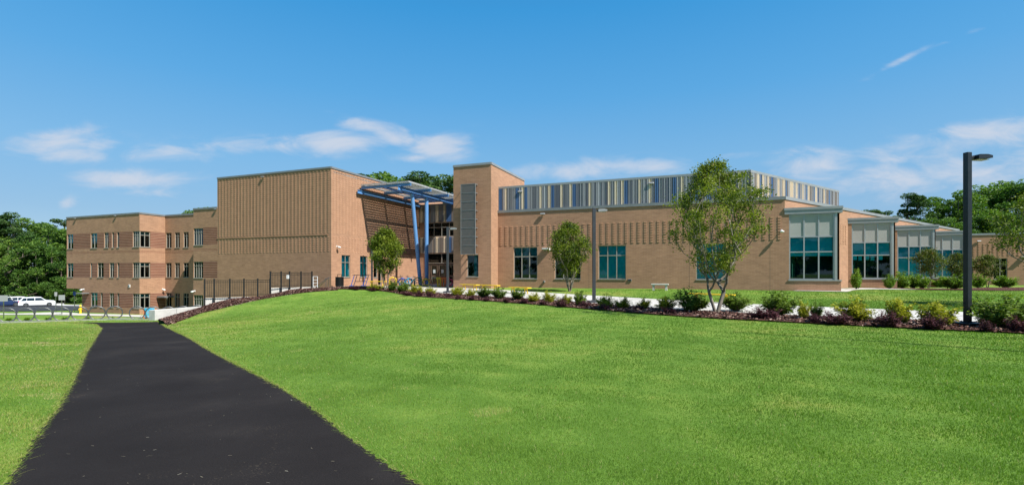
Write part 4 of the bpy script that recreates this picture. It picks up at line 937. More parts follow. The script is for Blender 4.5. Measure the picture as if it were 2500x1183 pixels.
# white ladder-like gate frame and stair handrail
p = pxp(764.5, 42.3); t = thing('white_ladder_frame', 'small white ladder-like frame at the right end of the black fence', 'frame', (p.x, p.y, FL-.02), .0)
mb = MB()
for x in (0, .37): mb.tube([(x, 0, 0), (x, 0, .97)], .025, 6)
mb.build('upright', m_white, t); mb = MB()
for z in (.15, .4, .66, .95): mb.tube([(0, 0, z), (.37, 0, z)], .018, 6)
mb.build('rungs', m_white, t)
p = pxp(777, 42.6); t = thing('stair_handrail', 'sloping steel stair handrail against the brick near the block corner', 'handrail', (p.x, p.y, 0), RZ*.6)
for dy in (0, .35):
    mb = MB(); mb.tube([(-.3, dy, -1.35), (0, dy, -1.1), (.75, dy, -.52+dy*.2), (1.0, dy, -.48+dy*.2), (1.0, dy, -.6+dy*.2)], .025, 8); mb.tube([(.75, dy, -.55), (.75, dy, FL)], .02, 8); mb.build('rail', m_steel, t)

# ------------------------------------------------------------------ small site furniture
p = pxp(829, 43.0); p.z = H(p.x, p.y)+.04; t = thing('litter_bin', 'black slatted litter bin with a hooped top beside the block corner', 'litter bin', p)
mb = MB()
for i in range(24): a = i*math.pi/12; Mt = Matrix.Translation((0, 0, 0)) @ Matrix.Rotation(a, 4, 'Z'); mb.box(.33, .35, -.03, .03, .03, .82, 0, Mt)
mb.tube([(0, 0, .0), (0, 0, .78)], .31, 20); mb.build('bin_body', m_blacki, t)
mb = MB(); mb.tube([(-.18, 0, .8), (-.18, 0, 1.05), (.18, 0, 1.05), (.18, 0, .8)], .03, 6); mb.tube([(0, 0, .8), (0, 0, .84)], .36, 20); mb.build('bin_lid', m_blacki, t)
# blue frame glider seat
p = pxp(875, 44.2); p.z = H(p.x, p.y)+.04; t = thing('glider_bench', 'dark blue framed glider bench on the paving left of the small tree', 'bench', p, -.1)
for x in (-.55, .55):
    mb = MB(); s = 1 if x > 0 else -1
    mb.tube([(x-.25, -.1, .02), (x+.15, -.1, .02)], .035, 6); mb.tube([(x-.1, -.1, .02), (x+.22, -.1, .98)], .035, 6); mb.tube([(x-.1, .5, .02), (x+.22, .5, .98)], .03, 6); mb.tube([(x+.22, -.1, .98), (x+.22, .5, .98)], .03, 6); mb.build('side_frame', m_cobalt, t)
mb = MB(); mb.box(-.5, .95, -.15, .5, .97, 1.01); mb.build('roof_bar', m_blacki, t); mb = MB(); mb.box(-.35, .6, 0, .4, .38, .43); mb.tube([(0, .2, .43), (.1, .2, .97)], .02, 6); mb.tube([(.3, .2, .43), (.3, .2, .97)], .02, 6); mb.build('seat', m_blacki, t)

# yellow benches
def ybench(px, y, label, L=2.6, ang=None):
    p = pxp(px, y); p.z = H(p.x, p.y); a = math.atan2(-.81, .58) if ang is None else ang
    t = thing('yellow_bench', label, 'bench', p, a, 'yellow backless benches along the walkway')
    mb = MB(); mb.box(-L/2, L/2, -.17, .17, .42, .48); mb.build('seat', m_yellow, t, bevel=.01)
    for s in (-1, 1):
        mb = MB()
        for q in (-1, 1): mb.tube([(s*L*.33, q*.06, .42), (s*L*.33, q*.16, 0)], .035, 6)
        mb.box(s*L*.33-.05, s*L*.33+.05, -.1, .1, .36, .42); mb.build('leg', m_yellow, t)
ybench(1146, 39.3, 'yellow backless bench nearest the brick tower, between lamp and shrubs'); ybench(1195, 37.8, 'yellow bench just right of the one nearest the tower', 2.5)
ybench(1268, 34.0, 'yellow bench mostly hidden by shrubs below the first gymnasium window', 2.3); ybench(1735, 24.6, 'yellow bench behind the big two-trunk tree', 2.45)
ybench(922, 44.3, 'yellow bench behind the small tree by the entrance', 2.0, RZ)
p = pxp(1611, 36.3); p.z = H(p.x, p.y); t = thing('stone_bench', 'pale stone bench standing against the gymnasium wall', 'bench', p, RZ)
mb = MB(); mb.box(-.62, .62, -.2, .2, .40, .50); mb.build('seat', m_concwall, t, bevel=.02)
for s in (-1, 1):
    mb = MB(); P = [(-.1, 0), (.1, 0), (.07, .08), (.06, .3), (.1, .4), (-.1, .4), (-.06, .3), (-.07, .08)]
    mb.poly([(s*.45+a, -.15, b) for a, b in P]); mb.poly([(s*.45+a, .15, b) for a, b in P][::-1])
    for i in range(8): a, b = P[i], P[(i+1) % 8]; mb.quad((s*.45+a[0], -.15, a[1]), (s*.45+a[0], .15, a[1]), (s*.45+b[0], .15, b[1]), (s*.45+b[0], -.15, b[1]))
    mb.build('leg', m_concwall, t)

# bicycles
def bicycle(p, rz, m, label):
    t = thing('bicycle', label, 'bicycle', p, rz, 'bicycles parked in the rack by the entrance')
    for x in (-.5, .5):
        mb = MB(); mb.ring((x, 0, .34), (1, 0, 0), (0, 0, 1), .325, .022, 24, 6); w = mb.build('wheel', m_rubber, t, smooth=True)
        mb = MB()
        for k in range(10): a = k*math.pi/5; mb.tube([(x, 0, .34), (x+.31*math.cos(a), 0, .34+.31*math.sin(a))], .003, 3)
        mb.tube([(x, -.05, .34), (x, .05, .34)], .025, 8); mb.build('spokes', m_steel, w)
    mb = MB(); hub = (-.5, 0, .34); bb = (-.05, 0, .3); st = (-.18, 0, .78); hd = (.36, 0, .86); fh = (.38, 0, .72); fx = (.5, 0, .34)
    for a, b in ((hub, bb), (hub, st), (bb, st), (bb, fh), (st, hd), (hd, fx)): mb.tube([a, b], .017, 6)
    mb.build('frame', m, t)
    mb = MB(); mb.tube([st, (-.2, 0, .9)], .014, 6); mb.box(-.32, -.06, -.07, .07, .9, .95); mb.build('saddle', m_rubber, t, bevel=.02)
    mb = MB(); mb.tube([hd, (.34, 0, 1.0)], .014, 6); mb.tube([(.36, -.3, 1.02), (.34, 0, 1.0), (.36, .3, 1.02)], .015, 6); mb.build('handlebar', m_rubber, t)
    mb = MB(); mb.ring(bb, (1, 0, 0), (0, 0, 1), .09, .01, 16, 4); mb.tube([(-.05, .06, .3), (.05, .08, .18)], .01, 4); mb.build('crank', m_steel, t)
def z_at(px, y): q = pxp(px, y); q.z = H(q.x, q.y)+.04; return q
for px, y, m, lb, rz in ((968,45.6,m_blacki,'black bicycle, leftmost in the rack by the entrance',.15),(985,46.4,m_cobalt,'dark blue bicycle, second in the rack by the entrance',.1),
                      (1001,46.0,m_cyan,'light blue bicycle in the middle of the rack by the entrance',.2),(1018,47.0,m_green,'green bicycle in the rack left of the blue columns',.05),
                      (1034,45.4,m_blacki,'black bicycle with bright wheels, rightmost in the rack by the entrance',-.1)):
    bicycle(z_at(px, y), rz, m, lb)
def playrack(px, y, m, label, kind):
    t = thing('painted_rack_panel', label, 'bicycle rack', z_at(px, y), 0.1)
    mb = MB()
    if kind == 0:
        mb.ring((0, 0, .42), (1, 0, 0), (0, 0, 1), .3, .07, 20, 6)
        for k in range(8): a = k*math.pi/4; mb.tube([(.33*math.cos(a), 0, .42+.33*math.sin(a)), (.42*math.cos(a), 0, .42+.42*math.sin(a))], .05, 6)
        mb.tube([(0, 0, 0), (0, 0, .2)], .05, 6)
    elif kind == 1: mb.box(-.28, .28, -.05, .05, .72, .9); mb.box(-.2, -.05, -.05, .05, 0, .72); mb.box(.05, .2, -.05, .05, 0, .72); mb.box(-.05, .05, -.045, .045, 0, .15)
    else: mb.tube([(-.3, 0, 0), (-.3, 0, .7), (0, 0, .85), (.3, 0, .7), (.3, 0, 0)], .06, 8)
    mb.build('panel', m, t, bevel=.01); mb = MB(); mb.box(-.2, .2, -.1, .1, -.03, .015); mb.build('base_plate', m_steel, t)
for a in ((959,46.6,m_yellow,'yellow arched rack panel behind the leftmost bicycle',2),(981,47.2,m_cobalt,'blue gear-shaped rack panel among the bicycles',0),(998,47.2,m_cyan,'light blue gear-shaped rack panel among the bicycles',0),
          (1019,47.8,m_green,'green arched rack panel among the bicycles',2),(1040,47.0,m_yellow,'yellow gear-shaped rack panel behind the rightmost bicycle',0),
          (1072,47.0,m_yellow,'yellow T-shaped stand in front of the entrance doors',1),(1083,46.6,m_orange,'orange T-shaped stand in front of the entrance doors',1),(1097,46.8,m_pink,'red round rack panel just right of the lamp post by the doors',0)): playrack(*a)
t = thing('side_rail', 'grey steel rail left of the yellow T-shaped stand', 'rail', z_at(1061, 47.2), .05)
mb = MB(); mb.box(-.3, .45, -.03, .03, .84, .9); mb.build('top_rail', m_steel, t); mb = MB(); mb.tube([(-.2, 0, 0), (-.2, 0, .84)], .025, 6); mb.build('support', m_steel, t)

# hydrant, turquoise crate seat, signs at the lower left
p = pxp(196.5, 53.5); p.z = H(p.x, p.y); t = thing('fire_hydrant', 'yellow fire hydrant at the corner of the left wing', 'hydrant', p)
mb = MB(); mb.tube([(0, 0, 0), (0, 0, .06), (0, 0, .07), (0, 0, .75), (0, 0, .76), (0, 0, .82), (0, 0, .92), (0, 0, 1.0)], [.15, .15, .10, .10, .13, .13, .09, .03], 12); mb.build('barrel', m_yellow, t)
mb = MB(); mb.tube([(-.18, 0, .55), (.18, 0, .55)], .05, 8); mb.tube([(0, -.2, .5), (0, 0, .5)], .07, 8); mb.build('outlet', m_yellow, t)
p = pxp(365, 35.6); p.z = H(p.x, p.y)+.05; t = thing('lattice_crate', 'turquoise lattice crate standing upright between hoops and concrete wall', 'crate', p, .15)
mb = MB()
for i in range(7): x = -.3+i*.1; mb.box(x-.018, x+.018, -.02, .02, .15, .78)
for i in range(7): z = .17+i*.1; mb.box(-.318, .318, -.023, .023, z-.018, z+.018)
mb.box(-.32, .32, .0, .03, .62, .8); mb.build('lattice', m_cyan, t); mb = MB(); mb.box(-.36, -.32, -.05, .3, 0, .7); mb.box(.32, .36, -.05, .3, 0, .7); mb.build('side_leg', m_orange, t)
def sign(px, y, h, w, hh, label, m=None, round_=False):
    p = pxp(px, y); p.z = H(p.x, p.y); t = thing('sign_post', label, 'sign', p, .6)
    mb = MB(); mb.tube([(0, 0, -.1), (0, 0, h)], .045, 6); mb.build('post', m_steel, t)
    mb = MB(); mb.box(-w/2, w/2, -.06, -.045, h-hh, h); mb.build('sign_plate', m_cop_light if m is None else m, t)
sign(9, 45, 2.15, .55, .55, 'grey back of a square sign on a post at the left edge'); sign(151, 52, 2.1, .5, .55, 'grey back of a square sign on a post beyond the fourth hoop')
sign(136.5, 60, 2.5, .25, .5, 'slim pale post with small plate right of the white car'); sign(182, 58, 2.4, .25, .45, 'slim post under the overhang of the left wing', m_cobalt)

# ------------------------------------------------------------------ cars
def car_proto(L=4.9, Wd=1.9, Ht=1.73, col=(.8, .8, .8), name='paint'):
    body = mat(name, col, .28, .1, .6); t = thing('parked_car', '-', 'car', (0, 0, 0), 0, 'cars parked in the car park behind the left lawn')
    prof = [(-.5,.30),(-.5,.62),(-.485,.86),(-.47,.99),(-.42,1.45),(-.36,1.66),(-.1,1.72),(.08,1.66),(.235,1.08),(.42,.98),(.485,.82),(.5,.55),(.49,.28)]
    prof = [(x*L, z*Ht/1.73) for x, z in prof]; mb = MB(); n = len(prof)
    def yy(z): return Wd/2*(1 if z < .95 else 1-(z-.95)*.26) * (.97 if z < .4 else 1)
    secs = []
    for s in (-1, 1): secs.append([(x, s*yy(z), z) for x, z in prof])
    mb.poly(secs[0]); mb.poly(secs[1][::-1])
    for i in range(n): a, b = i, (i+1) % n; mb.quad(secs[0][b], secs[0][a], secs[1][a], secs[1][b])
    mb.build('body', body, t, bevel=.05)
    mb = MB()
    for s in (-1, 1):
        for (xa, xb, xc, xd) in ((-.43,-.29,-.28,-.36),(-.275,-.08,-.08,-.275),(-.065,.205,.085,-.065)):
            q = [(xa*L, s*(yy(1.08)+.012), 1.08), (xb*L, s*(yy(1.08)+.012), 1.08), (xc*L, s*(yy(1.55)+.012), 1.55), (xd*L, s*(yy(1.55)+.012), 1.55)]; mb.poly(q if s < 0 else q[::-1])
    e = .012; mb.quad((.232*L+e, -.72, 1.12+e), (.232*L+e, .72, 1.12+e), (.095*L+e, .62, 1.6+e), (.095*L+e, -.62, 1.6+e))
    mb.quad((-.466*L-e, .72, 1.08), (-.466*L-e, -.72, 1.08), (-.422*L-e, -.62, 1.44), (-.422*L-e, .62, 1.44)); mb.build('windows', mat('car_glass', (.012, .018, .022), .06, 0, .8), t)
    for x in (-.30*L, .31*L):
        for s in (-1, 1):
            mb = MB(); mb.tube([(x, s*(Wd/2-.22), .36), (x, s*(Wd/2+.015), .36)], .36, 20); w = mb.build('wheel', m_rubber, t)
            mb = MB(); mb.tube([(x, s*(Wd/2+.012), .36), (x, s*(Wd/2+.03), .36)], .22, 10); mb.build('rim', m_steel, w)
    for s in (-1, 1):
        mb = MB(); mb.box(.455*L, .492*L+.02, s*.62-.22, s*.62+.22, .74, .86); mb.build('headlight', m_steel, t)
        mb = MB(); mb.box(-.495*L-.02, -.46*L, s*.72-.16, s*.72+.16, .85, 1.02); mb.build('tail_light', m_pink, t)
    return t
car = car_proto(col=(.82, .82, .83), name='white_paint'); 
def park(c, px, y, rz, lb): p = pxp(px, y); c.location = (p.x, p.y, H(p.x, p.y)+.07); c.rotation_euler = (0, 0, rz); c['label'] = lb
park(car, 92, 88.0, R(43), 'white estate SUV parked side-on, nearest car to the left wing')
c2 = dup(car, (0, 0, 0), 0); park(c2, 52, 93, R(38), 'white SUV partly hidden behind the side-on white one')
c3 = car_proto(4.6, 1.8, 1.5, (.02, .04, .11), 'navy_paint'); park(c3, 14, 90, R(38), 'dark blue hatchback in the car park at the left edge')
c4 = car_proto(4.6, 1.8, 1.6, (.05, .05, .06), 'charcoal_paint'); park(c4, 33, 95, R(38), 'charcoal car between the dark blue hatchback and the white SUVs')
c5 = dup(c4, (0, 0, 0), 0); park(c5, 5, 99, R(38), 'charcoal car farthest back at the left edge')
c6 = dup(c2, (0, 0, 0), 0); park(c6, 22, 99.5, R(38), 'white car farthest back in the left car park')

# ------------------------------------------------------------------ PLANTS
def leaves(C, size, outward=None, asp=.55, seed=0, up=.3):
    """rhombic leaf quads at centres C (n,3) with given sizes"""
    r = np.random.default_rng(seed); n = len(C); a = r.normal(size=(n, 3)); a[:, 2] *= .6
    if outward is not None: a += outward*.5
    a /= np.linalg.norm(a, axis=1, keepdims=True)+1e-9
    nr = r.normal(size=(n, 3)); nr[:, 2] += up*2
    b = np.cross(nr, a); b /= np.linalg.norm(b, axis=1, keepdims=True)+1e-9
    s = np.asarray(size).reshape(-1, 1)*np.ones((n, 1)); v = np.empty((n, 4, 3))
    v[:, 0] = C-a*s*.5; v[:, 1] = C+b*s*asp*.5; v[:, 2] = C+a*s*.5; v[:, 3] = C-b*s*asp*.5
    return v
def skeleton(mb, stems, targets, r0, rmin=.006, seg=5, curve=.35, m=0, seed=1, upb=4, up=1.3):
    """grow limbs from the stems to every target, radii by how many tips a limb carries"""
    r = random.Random(seed); nodes = []; par = []
    for st in stems:
        pr = -1
        for p in st: nodes.append(Vector(p)); par.append(pr); pr = len(nodes)-1
    tips = []
    order = sorted(targets, key=lambda q: (Vector(q)-nodes[0]).length)
    starts = [i for i in range(len(nodes)) if nodes[i].z > nodes[0].z + .28*(max(n.z for n in nodes)-nodes[0].z)]
    cand = list(starts)
    for q in order:
        q = Vector(q); best = min(cand, key=lambda i: (nodes[i]-q).length + upb*max(0, math.hypot(nodes[i].x-q.x, nodes[i].y-q.y)*up-(q.z-nodes[i].z)))
        a = nodes[best]; d = q-a; k = max(2, min(4, int(d.length/.35)+1)); pr = best
        for i in range(1, k+1):
            f = i/k; p = a+d*f; p.z -= curve*math.sin(f*math.pi)*.3*math.hypot(d.x, d.y); 
            if i < k: p += Vector((r.gauss(0, .02), r.gauss(0, .02), 0))*d.length
            nodes.append(p); par.append(pr); pr = len(nodes)-1; cand.append(pr)
        tips.append(pr)
    cnt = [0]*len(nodes)
    for tp in tips:
        i = tp
        while i != -1: cnt[i] += 1; i = par[i]
    mxc = max(cnt)
    rad = [max(rmin, r0*(c/mxc)**.5) for c in cnt]
    kids = {}
    for i, p in enumerate(par): kids.setdefault(p, []).append(i)
    for i in range(len(nodes)):
        if par[i] != -1: mb.tube([nodes[par[i]], nodes[i]], [min(rad[par[i]], rad[i]*1.35), rad[i]], seg, m, caps=False)
def crape(name, loc_, h, w, stems, lm, label, seed, ntar=110, nleaf=9000, ls=.075, crown0=.33, bark=None, cat_='tree', group=None, cl=.17, shift=(0, 0), wob=.35):
    r = random.Random(seed); t = thing(name, label, cat_, loc_, 0, group); T = []
    while len(T) < ntar:
        f = r.random(); z = crown0+(1-crown0)*f*.97; a = r.uniform(0, 2*math.pi)
        ks = [(0, .30), (.15, .52), (.35, .86), (.5, 1.0), (.65, .92), (.8, .62), (.92, .36), (1.01, .12)]
        prof = next(p0+(p1-p0)*(f-f0)/(f1-f0) for (f0, p0), (f1, p1) in zip(ks[:-1], ks[1:]) if f <= f1)
        if r.random() > .35+1.3*f: continue
        prof *= 1+wob*math.sin(a*2+seed)*.4+wob*math.sin(a*3+f*7+seed)*.35
        q = math.sqrt(r.uniform(.08, 1)); rr = w/2*prof*q*1.06
        T.append((math.cos(a)*rr+shift[0]*f, math.sin(a)*rr+shift[1]*f, z*h))
    S = []
    for k in range(stems):
        a = 2*math.pi*k/stems+(seed if stems != 2 else .25); sp = .10*w if stems > 1 else 0
        S.append([(math.cos(a)*.05*(stems > 1), math.sin(a)*.05*(stems > 1), 0), (math.cos(a)*sp*.8, math.sin(a)*sp*.6, h*.14), (math.cos(a)*sp*1.15, math.sin(a)*sp, h*.25), (math.cos(a)*sp*1.9, math.sin(a)*sp*1.6, h*.42)])
    mb = MB(); skeleton(mb, S, T, h*.0125, .005*h/5, 6, seed=seed); mb.build('trunk', bark or m_bark, t, smooth=True)
    g = np.random.default_rng(seed); Ta = np.array(T); k = g.integers(0, len(T), nleaf); ctr = Ta[k]; off = g.normal(size=(nleaf, 3))*cl*np.array([1, 1, .75]); C = ctr+off
    ct = g.uniform(-.22, .22, len(T)); tone = np.clip(.48+ct[k]+g.normal(0, .14, nleaf), 0, 1)
    v = leaves(C, g.uniform(.7, 1.3, nleaf)*ls, off/(np.linalg.norm(off, axis=1, keepdims=True)+1e-6), .6, seed)
    npmesh('crown', v.reshape(-1, 3), np.arange(nleaf*4).reshape(-1, 4), lm, tone, t)
    return t
GT = 'young crape myrtle trees around the walkway'
p = G(1749, 765); crape('crape_myrtle', (p.x, p.y, p.z+.03), 5.85, 4.0, 2, m_lf_crape, 'largest young tree, two trunks from one base, in the planting bed', 5, 300, 23000, .078, .27, cl=.125, group=GT, shift=(-.1, 0), wob=.6)
p = at(1391, 36.6); crape('crape_myrtle', (p.x, p.y, p.z), 5.1, 3.3, 4, m_lf_crape, 'young tree on the grass in front of the second gymnasium window', 12, 120, 13000, .12, .27, cl=.2, group=GT)
p = at(941, 40.2); crape('crape_myrtle', (p.x, p.y, p.z), 4.95, 2.9, 4, m_lf_crape, 'small dark-leaved tree in the bed left of the entrance bicycles', 23, 120, 14000, .13, .26, cl=.2, group=GT)
p = pxp(2590, 21); p.z = H(p.x, p.y); crape('crape_myrtle', p, 5.3, 4.9, 3, m_lf_crape, 'young tree cut off by the right edge of the photo', 31, 170, 11000, .1, .3, cl=.2, group=GT, shift=(-.2, 0))
p = at(2267, 43.5); crape('crape_myrtle', p, 3.35, 2.2, 4, m_lf_dusk, 'small reddish tree in front of the third and fourth bay windows', 41, 70, 4200, .13, .38, cl=.2, group=GT)
p = at(2338, 47.0); crape('crape_myrtle', p, 3.2, 2.0, 4, m_lf_dusk, 'small reddish tree left of the black lamp post by the last bay', 43, 60, 3600, .13, .38, cl=.2, group=GT)
p = at(2411, 50.5); crape('crape_myrtle', p, 3.2, 2.3, 4, m_lf_dusk, 'small round-topped tree right of the black lamp post', 47, 60, 4200, .14, .38, cl=.2, group=GT)

# shrubs ------------------------------------------------------------
def shrub_proto(kind, seed):
    """unit shrub: 1 wide, 1 high"""
    g = np.random.default_rng(seed); r = random.Random(seed); mb = MB(); n = {'green': 46, 'lime': 60, 'purple': 50, 'bright': 55}[kind]; T = []
    for _ in range(n):
        a = r.uniform(0, 6.283); q = math.sqrt(r.random()); z = r.uniform(.3, .95)*(1-.35*q*q) if kind != 'purple' else r.uniform(.18, .85)*(1-.4*q*q)
        z *= 1+.16*math.sin(a*3+seed); q *= 1+.2*math.sin(a*2+seed*2)
        T.append((math.cos(a)*q*.46*(.45+.55*min(1, z*1.6)), math.sin(a)*q*.46*(.45+.55*min(1, z*1.6)), z))
    for T_ in T[:26]: mb.tube([(T_[0]*.1, T_[1]*.1, 0), (T_[0]*.55, T_[1]*.55, T_[2]*.5), T_], [.014, .009, .004], 4, caps=False)
    Ta = np.array(T); nl = {'green': 3600, 'lime': 4600, 'purple': 3600, 'bright': 4200}[kind]; k = g.integers(0, n, nl)
    # leaves run along each twig towards its tip
    f = g.uniform(.42, 1.1, nl)[:, None]; C = Ta[k]*f+g.normal(size=(nl, 3))*.045; C[:, 2] = np.maximum(C[:, 2], .03)
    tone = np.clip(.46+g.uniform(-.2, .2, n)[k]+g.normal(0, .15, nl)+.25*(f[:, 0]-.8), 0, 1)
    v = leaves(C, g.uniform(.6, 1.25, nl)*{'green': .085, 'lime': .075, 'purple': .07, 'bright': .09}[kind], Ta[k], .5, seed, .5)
    return mb, v, tone
PROT = {}
KM = {'green': m_lf_green, 'lime': m_lf_lime, 'purple': m_lf_purple, 'bright': m_lf_bright}
CATN = {'green': 'green_shrub', 'lime': 'yellow_green_shrub', 'purple': 'purple_shrub', 'bright': 'bright_green_shrub'}
GN = {'green': 'green shrubs in the beds', 'lime': 'yellow-green shrubs in the bed', 'purple': 'purple-leaved shrubs along the bed edge', 'bright': 'bright green shrubs near the bay windows'}
def shrub(kind, x0, x1, ytop, ybase, label, y=None):
    px = (x0+x1)/2; p = G(px, ybase, 8) if y is None else at(px, y)
    w = (x1-x0)/F*p.y; h = max(.25, (ybase-ytop)/F*p.y*1.02); var = rnd.randrange(3); key = (kind, var)
    if key not in PROT:
        t = thing(CATN[kind], label, 'shrub', (0, 0, 0), 0, GN[kind]); mb, v, tone = shrub_proto(kind, 100+var*7+len(kind))
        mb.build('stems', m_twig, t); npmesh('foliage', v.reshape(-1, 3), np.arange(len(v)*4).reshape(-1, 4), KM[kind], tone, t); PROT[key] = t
    else: t = dup(PROT[key], (0, 0, 0), 0, label)
    t.location = (p.x, p.y, p.z+.02); t.rotation_euler = (0, 0, rnd.uniform(0, 6.28)); vs = rnd.uniform(.85, 1.18); t.scale = (w*1.14*vs, w*1.14/vs, h*(1.12 if kind != 'purple' else 1.3)*rnd.uniform(.88, 1.12)); t['label'] = label
SH = [
 ('purple',850,868,698,706.5,'in front of the glider bench, leftmost in the bed'),('purple',861,880,699,708,'second from the left end of the bed'),('purple',899,920,700,711,'just left of the small tree by the bicycles'),
 ('lime',897,934,695,709,'left of the small tree trunk by the entrance'),('green',944,970,690,711,'right of the small tree trunk, below the bicycles'),('green',968,1000,690,714,'below the middle of the bicycle rack'),
 ('lime',997,1035,696,718,'below the right end of the bicycle rack'),('lime',1035,1068,702,720,'just left of the lamp post by the entrance'),('purple',979,1008,710,722,'in front of the shrubs below the bicycles'),('purple',1010,1036,712,724,'left of the pair before the entrance lamp'),
 ('purple',1040,1064,713,725,'directly left of the entrance lamp base'),('purple',1082,1103,717,726,'at the foot of the entrance lamp post'),('lime',1097,1137,701,723,'just right of the entrance lamp post'),('lime',1134,1162,706,725,'second to the right of the entrance lamp post'),
 ('purple',1108,1128,720,731,'in front of the shrub just right of the entrance lamp'),('purple',1139,1165,721,733,'below the gap between the two yellow benches'),('green',1162,1201,701,728,'below the right half of the second yellow bench, left one'),('green',1198,1236,703,730,'right of the one below the second yellow bench'),
 ('purple',1176,1196,725,736,'in front of the pair of green shrubs under the tower corner'),('green',1240,1286,706,733,'hiding the half-hidden yellow bench'),('purple',1226,1248,727,740,'left of the hidden yellow bench shrub'),('purple',1266,1294,729,741,'right below the hidden yellow bench'),
 ('lime',1286,1319,715,738,'below the first gymnasium window right jamb'),('purple',1314,1339,732,745,'between the first and second gymnasium windows'),('lime',1325,1354,713,740,'left of the tree by the second gymnasium window'),('lime',1362,1397,722,745,'below the trunk of the tree at the second gymnasium window'),
 ('purple',1354,1388,730,750,'in front of the tree at the second gymnasium window'),('green',1397,1437,717,747,'just left of the middle lamp post'),('purple',1412,1442,736,750,'in front of the shrub just left of the middle lamp'),('lime',1455,1500,723,753,'just right of the middle lamp post'),
 ('purple',1463,1490,744,757,'at the foot of the shrub right of the middle lamp'),('lime',1500,1541,727,754,'second to the right of the middle lamp post'),('lime',1553,1589,732,755,'third to the right of the middle lamp post'),('purple',1542,1573,743,758,'between the second and third right of the middle lamp'),
 ('lime',1597,1650,729,758,'below the pale stone bench'),('purple',1613,1652,748,766,'in front of the shrub below the stone bench'),('green',1655,1733,719,761,'left of the big two-trunk tree'),('green',1757,1831,717,761,'right of the big two-trunk tree'),
 ('green',1857,1938,716,772,'second to the right of the big two-trunk tree'),('purple',1828,1903,752,780,'large low one right of the big two-trunk tree'),('lime',1946,1978,741,780,'below the first bay window, left one'),('green',1978,2007,745,776,'small one below the first bay window'),
 ('purple',1970,2006,766,789,'small low one below the first bay window'),('lime',2046,2128,733,786,'flowering one below the second bay window'),('purple',2005,2081,760,792,'left of the flowering one below the second bay'),('lime',2161,2232,738,792,'flowering one below the third bay window'),
 ('purple',2140,2200,762,799,'left of the flowering one below the third bay'),('lime',2252,2331,742,798,'just left of the black lamp post'),('purple',2249,2310,773,805,'in front of the one just left of the black lamp post'),('purple',2394,2426,782,811,'small one right of the black lamp post foot'),
 ('green',2393,2510,735,803,'large one at the right edge of the photo'),('purple',2462,2515,772,812,'at the very right edge of the bed')]
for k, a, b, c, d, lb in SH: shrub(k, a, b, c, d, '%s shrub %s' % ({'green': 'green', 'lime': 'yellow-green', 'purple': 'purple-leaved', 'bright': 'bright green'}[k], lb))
for a, b, c, d, y, lb in ((2074,2107,659,706,38.5,'standing alone before the second bay window'),(2158,2186,676,707,40,'left one of the cluster before the third bay'),(2180,2224,666,702,42,'tallest of the cluster before the third bay'),(2214,2248,668,703,42.5,'right of the tallest before the third bay'),
      (2238,2268,674,707,41.5,'at the trunk of the reddish tree'),(2276,2314,668,696,47,'between the two reddish trees'),(2306,2352,673,712,40.5,'large, just left of the black lamp post, far side of the lawn'),(2371,2405,670,703,47.5,'just right of the black lamp post, far side of the lawn'),(2430,2475,668,701,50,'below the far right narrow window')):
    shrub('bright', a, b, c, d, 'bright green shrub %s' % lb, y)
for i, (px, y) in enumerate(((21,40),(66,40.5),(118,41),(158,41),(213,42),(272,42))):
    p = at(px, y-3); w_ = 20/F*p.y
    lb = 'spiky low green plant behind the hoops, %s from the left' % (['first', 'second', 'third', 'fourth', 'fifth', 'sixth'][i])
    if ('bright', 9) not in PROT:
        t = thing('spiky_plant', lb, 'plant', (0, 0, 0), 0, 'low spiky plants behind the hoops'); g = np.random.default_rng(5); n = 260
        a = g.uniform(0, 6.28, n); l = g.uniform(.3, .55, n); el = g.uniform(.3, 1.3, n); v = np.empty((n, 4, 3)); dx, dy = np.cos(a), np.sin(a)
        tip = np.stack([dx*np.cos(el)*l, dy*np.cos(el)*l, np.sin(el)*l], -1); mid = tip*.55+np.array([0, 0, .05]); sd_ = np.stack([-dy, dx, 0*a], -1)*.02
        v[:, 0] = 0; v[:, 1] = mid+sd_; v[:, 2] = tip; v[:, 3] = mid-sd_
        npmesh('foliage', v.reshape(-1, 3), np.arange(n*4).reshape(-1, 4), m_lf_bright, g.uniform(.3, 1, n), t); PROT[('bright', 9)] = t
    else: t = dup(PROT[('bright', 9)], (0, 0, 0), 0, lb)
    t.location = p; t.rotation_euler = (0, 0, rnd.uniform(0, 6)); t.scale = (w_*1.3, w_*1.3, w_*1.1)

